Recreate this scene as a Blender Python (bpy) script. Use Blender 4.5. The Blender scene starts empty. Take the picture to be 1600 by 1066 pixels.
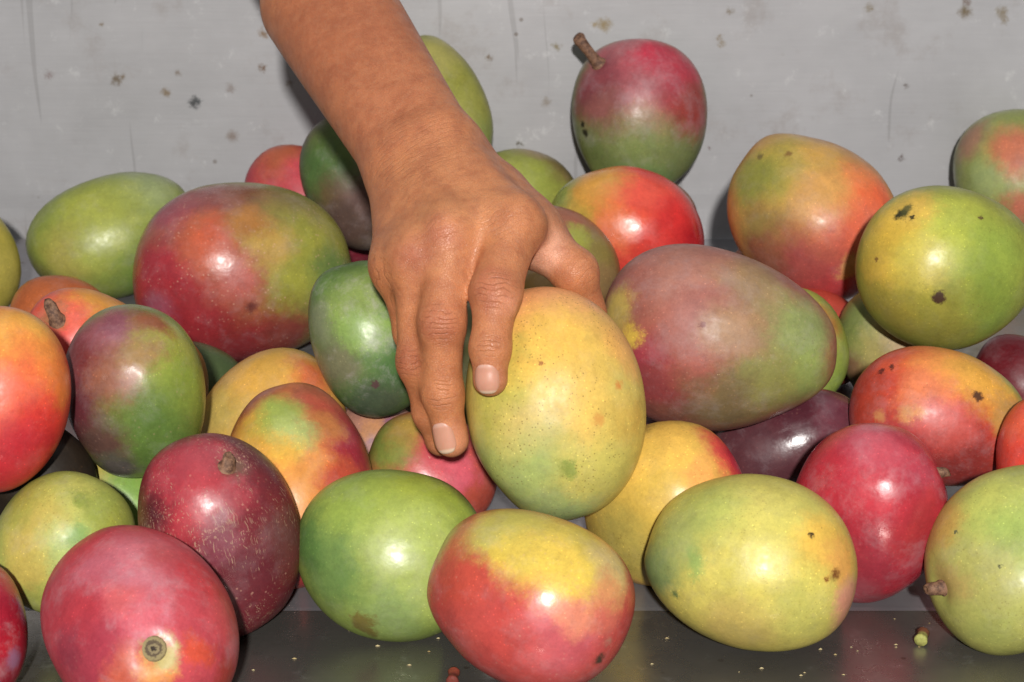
import bpy, bmesh, math, random
import numpy as np
from mathutils import Vector, Matrix

# ------------------------------------------------------------------ camera, world, lamps, exposure
sc = bpy.context.scene
COLL = sc.collection
PITCH = math.radians(21)
CAM_LOC = Vector((0.0, -1.02694, 0.46420))
cam_d = bpy.data.cameras.new('camera'); cam = bpy.data.objects.new('camera', cam_d); COLL.objects.link(cam)
cam.location = CAM_LOC; cam.rotation_euler = (math.radians(90) - PITCH, 0, 0)
cam_d.sensor_width = 36; cam_d.lens = 3208 / 1600 * 36
cam_d.clip_start = .01; cam_d.clip_end = 50
cam_d.dof.use_dof = True; cam_d.dof.focus_distance = .97; cam_d.dof.aperture_fstop = 22
sc.camera = cam

w = bpy.data.worlds.new('World'); sc.world = w; w.use_nodes = True
bg = w.node_tree.nodes['Background']; bg.inputs[0].default_value = (.92, .96, 1, 1); bg.inputs[1].default_value = .14

def area(name, loc, target, size, power, col=(1, 1, 1), shape='DISK'):
    d = bpy.data.lights.new(name, 'AREA'); d.shape = shape; d.size = size; d.energy = power; d.color = col
    o = bpy.data.objects.new(name, d); COLL.objects.link(o); o.location = loc
    o.rotation_euler = (Vector(target) - Vector(loc)).to_track_quat('-Z', 'Y').to_euler()
    return o
# one hard lamp behind and just above the photographer, and soft light from overhead
area('key_lamp', CAM_LOC + Vector((.026, -1.02, .56)), (0.01, .03, .06), .075, 51, (1, .97, .93))
area('overhead_lamp', (.2, -.1, 2.3), (0, .05, 0), 3.0, 10, (.97, .98, 1))
sc.cycles.max_bounces = 5; sc.cycles.diffuse_bounces = 3; sc.cycles.glossy_bounces = 3; sc.cycles.caustics_reflective = False; sc.cycles.caustics_refractive = False
sc.view_settings.view_transform = 'Standard'; sc.view_settings.look = 'None'
sc.view_settings.exposure = 0.07; sc.view_settings.gamma = 1

# ------------------------------------------------------------------ helpers
def lin(h, k=1.0):
    o = []
    if isinstance(h, str): h = [int(h.lstrip('#')[i:i+2], 16) for i in (0, 2, 4)]
    for c in h:
        c = c / 255
        o.append((c / 12.92 if c <= .04045 else ((c + .055) / 1.055) ** 2.4) * k)
    g = .3 * o[0] + .55 * o[1] + .15 * o[2]
    return (*[min(1, .95 * x * (max(x, 1e-4) / .42) ** .05 + .05 * g) for x in o], 1)
class NT:
    def __init__(s, name):
        s.m = bpy.data.materials.new(name); s.m.use_nodes = True; s.t = s.m.node_tree
        s.b = s.t.nodes['Principled BSDF']
        tc = s.t.nodes.new('ShaderNodeTexCoord'); s.co = tc.outputs['Object']
    def link(s, v, sock):
        if hasattr(v, 'links') or isinstance(v, bpy.types.NodeSocket): s.t.links.new(v, sock)
        elif v is not None: sock.default_value = v
    def n(s, kind, ins=None, out=0, **props):
        nd = s.t.nodes.new(kind)
        for k, v in props.items(): setattr(nd, k, v)
        for k, v in (ins or {}).items(): s.link(v, nd.inputs[k])
        return nd.outputs[out]
    def math(s, op, a, b=0.0, c=0.0, clamp=False):
        return s.n('ShaderNodeMath', {0: a, 1: b, 2: c}, operation=op, use_clamp=clamp)
    def vmath(s, op, a, b=(0, 0, 0), out=0):
        return s.n('ShaderNodeVectorMath', {0: a, 1: b}, out=out, operation=op)
    def scale(s, v, f):
        nd = s.t.nodes.new('ShaderNodeVectorMath'); nd.operation = 'SCALE'; s.link(v, nd.inputs[0]); s.link(f, nd.inputs['Scale']); return nd.outputs[0]
    def noise(s, v, sc_, detail=2.0, rough=.5, color=False, dist=0.0):
        return s.n('ShaderNodeTexNoise', {'Vector': v, 'Scale': sc_, 'Detail': detail, 'Roughness': rough, 'Distortion': dist}, out=1 if color else 0)
    def ramp(s, v, a, b, lo=0.0, hi=1.0, smooth=True):
        return s.n('ShaderNodeMapRange', {'Value': v, 'From Min': a, 'From Max': b, 'To Min': lo, 'To Max': hi}, interpolation_type='SMOOTHSTEP' if smooth else 'LINEAR')
    def mix(s, f, a, b, blend='MIX'):
        nd = s.t.nodes.new('ShaderNodeMix'); nd.data_type = 'RGBA'; nd.blend_type = blend
        s.link(f, nd.inputs[0]); s.link(a, nd.inputs[6]); s.link(b, nd.inputs[7]); return nd.outputs[2]
    def patches(s, p, col, items, k=1.0):
        for it in items:
            (x, y, z), r, h = it[0], it[1], it[2]; soft = it[3] if len(it) > 3 else .70
            d = s.vmath('DISTANCE', p, (x, y, z), out=1)
            f = s.ramp(d, r * (1 - soft), r * 1.22, 1, 0)
            col = s.mix(f, col, lin(h, k))
        return col
    def bump(s, h, strength, dist, normal=None):
        ins = {'Height': h, 'Strength': strength, 'Distance': dist}
        if normal is not None: ins['Normal'] = normal
        return s.n('ShaderNodeBump', ins)
    def set(s, **kw):
        for k, v in kw.items(): s.link(v, s.b.inputs[k.replace('_', ' ')])
def link_obj(name, me, mat=None, parent=None):
    o = bpy.data.objects.new(name, me); COLL.objects.link(o)
    if mat is not None: me.materials.append(mat)
    if parent is not None: o.parent = parent
    return o
def smooth(me):
    me.polygons.foreach_set('use_smooth', [True] * len(me.polygons)); me.update()
def tag(o, label=None, cat=None, group=None, kind=None):
    for k, v in (('label', label), ('category', cat), ('group', group), ('kind', kind)):
        if v: o[k] = v
    return o
def bm_mesh(bm, name):
    me = bpy.data.meshes.new(name); bm.normal_update(); bm.to_mesh(me); bm.free(); return me

# ------------------------------------------------------------------ the sheet metal tray
WALL_Y, CREASE_Y, TILT = 0.31574, -0.17177, math.radians(3)
def metal(name, base, rough, specks, streak_axis, metallic=.75, scr=.5):
    t = NT(name); p = t.co
    warp = t.scale(t.vmath('SUBTRACT', t.noise(p, 260, 4, .8, color=True), (.5, .5, .5)), .010)
    pw = t.vmath('ADD', p, warp)
    c = lin(base)
    big = t.noise(p, 7, 5, .6)
    col = t.mix(t.ramp(big, .3, .7), tuple(x * .90 for x in c[:3]) + (1,), tuple(min(1, x * 1.08) for x in c[:3]) + (1,))
    # brushed grain and long scratches
    st = t.vmath('MULTIPLY', p, streak_axis)
    grain = t.noise(st, 1.0, 4, .65)
    col = t.mix(t.ramp(grain, .3, .7, 0, .12), col, (c[0] * 1.3, c[1] * 1.3, c[2] * 1.3, 1))
    vs = t.vmath('MULTIPLY', t.vmath('ADD', p, t.scale(t.noise(p, 5, 2, color=True), .04)), (120, 40, 3.6))
    scratch = t.ramp(t.noise(vs, 1.0, 2, .5), .66, .69)
    col = t.mix(t.math('MULTIPLY', scratch, .26 * scr), col, lin('#5c5854'))
    pale = t.math('MULTIPLY', t.ramp(t.noise(p, 55, 6, .75), .57, .72), .5)
    col = t.mix(pale, col, lin('#d0d0d0'))
    tiny = t.n('ShaderNodeTexVoronoi', {'Vector': p, 'Scale': 46.0, 'Randomness': 1.0})
    dotm = t.math('MULTIPLY', t.ramp(tiny, .05, .085, 1, 0), t.ramp(t.noise(p, 9, 2), .5, .6))
    col = t.mix(t.math('MULTIPLY', dotm, .55), col, lin('#6b5c4c'))
    stain = t.math('MULTIPLY', t.ramp(t.noise(p, 22, 5, .7), .54, .74), .34)
    col = t.mix(stain, col, lin('#8d8078'))
    col = t.patches(pw, col, specks)
    rg = t.ramp(t.noise(p, 30, 5, .7), .3, .7, rough - .06, rough + .08)
    t.set(Base_Color=col, Metallic=metallic, Roughness=rg)
    bh = t.math('ADD', t.math('MULTIPLY', grain, .4), t.math('MULTIPLY', t.noise(p, 14, 3), 6.0))
    t.set(Normal=t.bump(bh, .12, .001))
    return t.m
SPECKS = [((-0.2642, 0.4875, 0.1352), 0.0044, (117, 104, 87), 0.8), ((-0.2607, 0.4875, 0.1369), 0.0029, (130, 117, 100), 0.8), ((-0.2322, 0.4875, 0.1269), 0.0039, (134, 117, 94), 0.8),
 ((-0.2137, 0.4875, 0.1198), 0.0044, (62, 64, 66), 0.8), ((-0.2102, 0.4875, 0.1211), 0.0029, (73, 77, 79), 0.8), ((-0.1645, 0.4875, 0.1664), 0.0039, (134, 109, 84), 0.8), ((-0.1664, 0.4875, 0.1434), 0.0034, (117, 92, 71), 0.8),
 ((-0.1488, 0.4875, 0.1334), 0.0034, (143, 135, 129), 0.8), ((-0.3092, 0.4875, 0.1387), 0.0034, (143, 130, 129), 0.8), ((-0.2718, 0.4875, 0.1724), 0.0024, (130, 117, 100), 0.8),
 ((-0.1884, 0.4875, 0.1299), 0.0039, (147, 138, 135), 0.8), ((-0.1891, 0.4875, 0.0964), 0.0048, (147, 136, 130), 0.8), ((-0.2229, 0.4875, 0.14), 0.0029, (139, 130, 122), 0.8),
 ((0.0614, 0.4875, 0.1724), 0.0053, (147, 130, 97), 0.8), ((0.055, 0.4875, 0.1732), 0.0034, (156, 141, 116), 0.8), ((0.0297, 0.4875, 0.1586), 0.0034, (139, 128, 103), 0.8), ((0.0227, 0.4875, 0.1203), 0.0039, (151, 143, 135), 0.8),
 ((-0.0153, 0.4875, 0.15), 0.0029, (130, 117, 103), 0.8), ((0.1436, 0.4875, 0.1809), 0.0034, (139, 130, 118), 0.8), ((0.1393, 0.4875, 0.1595), 0.0034, (147, 134, 113), 0.8),
 ((0.1379, 0.4875, 0.1638), 0.0029, (147, 135, 119), 0.8), ((0.2355, 0.4875, 0.1839), 0.0039, (138, 127, 108), 0.8), ((0.2995, 0.4875, 0.1809), 0.0053, (121, 108, 87), 0.8), ((0.324, 0.4875, 0.1809), 0.0048, (139, 128, 110), 0.8),
 ((0.3257, 0.4875, 0.1758), 0.0039, (143, 132, 116), 0.8), ((0.2993, 0.4875, 0.1881), 0.0039, (117, 96, 84), 0.8), ((0.2636, 0.4875, 0.0811), 0.0029, (117, 106, 103), 0.8), ((0.2636, 0.4875, 0.1312), 0.0024, (130, 124, 122), 0.8),
 ((0.0052, 0.4875, 0.0914), 0.0029, (106, 101, 90), 0.8), ((0.1333, 0.4875, 0.0883), 0.0019, (117, 96, 97), 0.8), ((-0.0531, 0.4875, 0.129), 0.0029, (141, 135, 129), 0.8)]
M_WALL = metal('galvanised_back', '#b0afb1', .55, SPECKS, (30, 400, 700), .30, .8)
M_FLOOR = metal('galvanised_floor', '#a4a2a6', .36, [], (30, 900, 500), .7, .3)
M_FRONT = metal('steel_front', '#9c9892', .27, [], (14, 700, 500), .82, .25)
tray = bpy.data.objects.new('metal_tray', None); COLL.objects.link(tray); tray.location = (0, CREASE_Y, 0)
tag(tray, 'grey sheet metal tray with a stained upright back that holds the mangoes', 'tray')
def sheet(name, pts, th_vec, mat, seg=24):
    # extruded strip: profile pts in (y,z), along x
    bm = bmesh.new(); X = .62; top = []; bot = []
    for (y, z) in pts:
        top.append([bm.verts.new((-X + 2 * X * i / seg, y, z)) for i in range(seg + 1)])
        bot.append([bm.verts.new((-X + 2 * X * i / seg, y + th_vec[0], z + th_vec[1])) for i in range(seg + 1)])
    for j in range(len(pts) - 1):
        for i in range(seg):
            bm.faces.new((top[j][i], top[j][i+1], top[j+1][i+1], top[j+1][i]))
            bm.faces.new((bot[j][i], bot[j+1][i], bot[j+1][i+1], bot[j][i+1]))
    for j in range(len(pts) - 1):
        bm.faces.new((top[j][0], top[j+1][0], bot[j+1][0], bot[j][0])); bm.faces.new((top[j][seg], bot[j][seg], bot[j+1][seg], top[j+1][seg]))
    for i in range(seg):
        bm.faces.new((top[0][i], bot[0][i], bot[0][i+1], top[0][i+1])); bm.faces.new((top[-1][i], top[-1][i+1], bot[-1][i+1], bot[-1][i]))
    bmesh.ops.recalc_face_normals(bm, faces=bm.faces)
    return link_obj(name, bm_mesh(bm, name), mat, tray)
L_ = WALL_Y - CREASE_Y; zb = L_ * math.tan(TILT)
def arc(c, r, a0, a1, n): return [(c[0] + r * math.cos(math.radians(a0 + (a1 - a0) * i / n)), c[1] + r * math.sin(math.radians(a0 + (a1 - a0) * i / n))) for i in range(n + 1)]
sheet('front_panel', [(-.34, .0)] + [(-.30 + .02 * i, 0) for i in range(15)] + [(-.0006, 0), (.004, -.0002)], (0, -.002), M_FRONT)
fl = [(.0, -.0001), (.003, .0003)] + [(L_ * i / 12, zb * i / 12 + .0006) for i in range(1, 12)] + [(L_ - .004, zb - .0004)]
sheet('floor_panel', fl, (0, -.002), M_FLOOR)
sheet('back_panel', [(L_, zb - .004), (L_ + .0005, zb + .02)] + [(L_ + .003 * i / 10, zb + .03 * i) for i in range(1, 13)], (.002, 0), M_WALL)

# ------------------------------------------------------------------ mangoes
def mango_mat(name, base, items, fin, seed):
    gloss, bloom, dots, pores, scuff = fin
    rnd = random.Random(seed)
    t = NT(name); off = (rnd.uniform(0, 9), rnd.uniform(0, 9), rnd.uniform(0, 9))
    p = t.co; q = t.vmath('ADD', p, off)
    w1 = t.scale(t.vmath('SUBTRACT', t.noise(q, 38, 2, .55, color=True), (.5, .5, .5)), .020)
    w2 = t.scale(t.vmath('SUBTRACT', t.noise(q, 210, 4, .8, color=True), (.5, .5, .5)), .013)
    pw = t.vmath('ADD', t.vmath('ADD', p, w1), w2)
    big = [i for i in items if i[1] > .0055]; small = [i for i in items if i[1] <= .0055]
    col = t.patches(pw, lin(base), big)
    # natural mottling of the skin
    mot = t.noise(q, 62, 4, .75)
    col = t.mix(t.ramp(mot, .40, .64, .0, .42), col, (1.38, 1.32, 1.22, 1), 'MULTIPLY')
    mot2 = t.noise(t.vmath('ADD', q, (3, 1, 2)), 105, 5, .80)
    col = t.mix(t.ramp(mot2, .45, .68, .0, .40), col, (.70, .66, .68, 1), 'MULTIPLY')
    gr = t.noise(t.vmath('ADD', q, (1, 7, 2)), 620, 2, .8)
    col = t.mix(t.ramp(gr, .38, .66, .0, .42), col, (.80, .80, .82, 1), 'MULTIPLY')
    lv = t.n('ShaderNodeTexVoronoi', {'Vector': t.vmath('ADD', q, (2, 5, 8)), 'Scale': 400.0, 'Randomness': 1.0})
    col = t.mix(t.math('MULTIPLY', t.ramp(lv, .08, .20, .75, 0), t.ramp(mot, .42, .58)), col, (1.6, 1.55, 1.45, 1), 'MULTIPLY')
    if bloom > 0:
        bl = t.math('MULTIPLY', t.ramp(t.noise(q, 48, 5, .74, dist=.2), .46, .72), .42 * bloom)
        col = t.mix(bl, col, lin('#c9bcc0'))
    if pores > 0:
        v = t.n('ShaderNodeTexVoronoi', {'Vector': q, 'Scale': 520.0, 'Randomness': 1.0})
        m = t.math('MULTIPLY', t.ramp(v, .12, .26, 1, 0), t.ramp(t.noise(q, 45, 3), .42, .62))
        col = t.mix(t.math('MULTIPLY', m, .75 * pores), col, lin('#6b4a24'))
    if dots > 0:
        v = t.n('ShaderNodeTexVoronoi', {'Vector': t.vmath('ADD', q, (5, 5, 5)), 'Scale': 330.0, 'Randomness': 1.0})
        m = t.math('MULTIPLY', t.ramp(v, .10, .24, 1, 0), t.ramp(t.noise(q, 60, 3), .40, .62))
        col = t.mix(t.math('MULTIPLY', m, .7 * dots), col, lin('#d8a890'))
    if scuff:
        acc = None
        for k in range(3):
            a = Matrix.Rotation(rnd.uniform(-.7, .7), 3, 'Z') @ Matrix.Rotation(rnd.uniform(-.7, .7), 3, 'Y')
            u = t.vmath('ADD', q, t.scale(t.noise(q, 60, 3, color=True), .012))
            nz = t.n('ShaderNodeMapping', {'Vector': u, 'Rotation': tuple(a.to_euler()), 'Scale': (45, 1500, 1200)})
            ln = t.ramp(t.noise(nz, 1.0, 1, .4), .66, .70)
            mk = t.ramp(t.noise(t.vmath('ADD', q, (k, 0, 2 * k)), 34, 4, .6), .44, .58)
            v = t.math('MULTIPLY', ln, mk)
            acc = v if acc is None else t.math('MAXIMUM', acc, v)
        col = t.mix(t.math('MULTIPLY', acc, .6), col, lin('#b4947a'))
        rub = t.math('MULTIPLY', t.ramp(t.noise(q, 95, 6, .8), .56, .66), t.ramp(t.noise(q, 20, 3, .6), .48, .62))
        col = t.mix(t.math('MULTIPLY', rub, .55), col, lin('#9a8066'))
    pw3 = t.vmath('ADD', p, t.scale(t.vmath('SUBTRACT', t.noise(q, 420, 4, .75, color=True), (.5, .5, .5)), .006))
    col = t.patches(pw3, col, small)
    r0 = .45 - .28 * gloss
    rg = t.ramp(t.noise(q, 70, 3, .7), .3, .7, r0 - .07, r0 + .16)
    h = t.math('ADD', t.math('MULTIPLY', t.noise(q, 60, 3), .9), t.math('MULTIPLY', t.noise(q, 900, 1), .05))
    t.set(Base_Color=col, Roughness=rg, Specular_IOR_Level=.30 + .2 * gloss, Normal=t.bump(h, .25, .0018))
    return t.m
def stem_mat():
    t = NT('stalk_bark'); n = t.noise(t.co, 420, 6, .7)
    col = t.mix(t.ramp(n, .35, .65), lin('#54382a'), lin('#8f6a50')); t.set(Base_Color=col, Roughness=.7, Normal=t.bump(n, .35, .0008)); return t.m
def scar_mat():
    t = NT('stalk_scar'); r = t.vmath('LENGTH', t.vmath('MULTIPLY', t.co, (1, 1, 0)), out=1)
    n = t.noise(t.co, 700, 5, .7); rr = t.math('ADD', r, t.math('MULTIPLY', t.math('SUBTRACT', n, .5), .0042))
    col = t.mix(t.ramp(rr, .0008, .0014), lin('#33261c'), lin('#8a7a58'))
    col = t.mix(t.ramp(rr, .0020, .0024), col, lin('#5c4c38')); col = t.mix(t.ramp(rr, .0030, .0038), col, lin('#94845a')); col = t.mix(t.ramp(rr, .0044, .0054), col, lin('#7a6a48'))
    t.set(Base_Color=col, Roughness=.75, Normal=t.bump(n, .5, .001)); return t.m
M_STEM, M_SCAR = stem_mat(), scar_mat()
_ico = {}
def ico(sub):
    if sub not in _ico:
        bm = bmesh.new(); bmesh.ops.create_icosphere(bm, subdivisions=sub, radius=1); bm.verts.ensure_lookup_table()
        v = np.array([x.co[:] for x in bm.verts]); f = [[x.index for x in g.verts] for g in bm.faces]; bm.free(); _ico[sub] = (v, f)
    return _ico[sub]
def mango_shape(n, s, taper, seed, dent):
    rnd = np.random.RandomState(seed); x, y, z = n[:, 0].copy(), n[:, 1].copy(), n[:, 2].copy()
    pe = 2.14; d = (np.abs(x) ** pe + np.abs(y) ** pe + np.abs(z) ** pe) ** (1 / pe); q = n / d[:, None]
    q[:, 1:] *= (1 + taper * q[:, :1])
    q[:, 1] += .025 * (1 - 2 * q[:, 0] ** 2) * (1 if seed % 2 else -1)
    f = np.zeros(len(n))
    for k in range(7):
        a = rnd.normal(size=3); a /= np.linalg.norm(a); f += rnd.uniform(.3, 1) * np.sin(rnd.uniform(1.6, 4.0) * (n @ a) + rnd.uniform(0, 6.3))
    q *= (1 + .013 * f)[:, None]
    for k in range(4):   # flats where fruit pressed on fruit, and the beak near the tip
        a = rnd.normal(size=3); a /= np.linalg.norm(a); q *= (1 - .035 * np.clip((n @ a - .72) / .28, 0, 1) ** 1.5)[:, None]
    b = np.array([-1, rnd.choice([-1, 1]) * rnd.uniform(.35, .7), rnd.uniform(-.3, .3)]); b /= np.linalg.norm(b)
    ang = np.arccos(np.clip(n @ b, -1, 1)); q *= (1 + .016 * np.exp(-(ang / .26) ** 2) - .012 * np.exp(-((ang - .55) / .2) ** 2))[:, None]
    if dent is not None:
        a = np.array(dent) / s; a /= np.linalg.norm(a); ang = np.arccos(np.clip(n @ a, -1, 1))
        q *= (1 - .06 * np.exp(-(ang / .17) ** 2) - .03 * np.exp(-(ang / .5) ** 2))[:, None]
    return q * s
def orient_z(normal):
    return Vector(normal).to_track_quat('Z', 'X').to_matrix().to_4x4()
def make_stem(parent, info, shape):
    loc, nrm, tip, ln, r, kind = info['p'], Vector(info['n']), Vector(info['t']), info['l'], info['r'], info['k']
    loc = Vector(loc)
    bm = bmesh.new(); ns = 14; rings = []
    if kind == 'scar':
        prof = [(r * 1.2, -.0010), (r * 1.0, .0001), (r * .82, .0003), (r * .66, .0000), (r * .5, .0002), (r * .3, .0002), (r * .16, -.0001)]
        for rr, zz in prof: rings.append([bm.verts.new((rr * math.cos(6.2832 * i / ns), rr * math.sin(6.2832 * i / ns), zz)) for i in range(ns)])
        c = bm.verts.new((0, 0, -.0003))
    else:
        tl = orient_z(nrm).to_3x3().inverted() @ tip; rnd = random.Random(int(r * 1e5))
        prof = [(1.9, -.15), (1.35, .04), (1.05, .18), (.92, .42), (.90, .68), (.80, .88), (.58, 1.0), (.32, .94)] if kind == 'stub' else [(1.6, -.1), (1.15, .05), (.9, .15), (.78, .35), (.74, .6), (.84, .85), (1.0, .95), (.8, 1.0), (.4, .98)]
        for k, (m, u) in enumerate(prof):
            cx = tl * (ln * u * u) + Vector((0, 0, 1)) * (ln * max(u, -.2) * (1 - .5 * max(u, 0)))
            rings.append([bm.verts.new((cx.x + r * m * (1 + .13 * rnd.uniform(-1, 1)) * math.cos(6.2832 * i / ns), cx.y + r * m * (1 + .07 * rnd.uniform(-1, 1)) * math.sin(6.2832 * i / ns), cx.z)) for i in range(ns)])
        c = bm.verts.new(sum((v.co for v in rings[-1]), Vector()) / ns - Vector((0, 0, .0004)))
    for a, b in zip(rings, rings[1:]):
        for i in range(ns): bm.faces.new((a[i], a[(i+1) % ns], b[(i+1) % ns], b[i]))
    for i in range(ns): bm.faces.new((rings[-1][i], rings[-1][(i+1) % ns], c))
    me = bm_mesh(bm, 'stem'); smooth(me)
    o = link_obj('stalk_scar' if kind == 'scar' else 'stalk', me, M_SCAR if kind == 'scar' else M_STEM, parent)
    mt = orient_z(nrm); mt.translation = loc + nrm * (.0009 if kind == 'scar' else 0); o.matrix_local = mt
    return o
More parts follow.
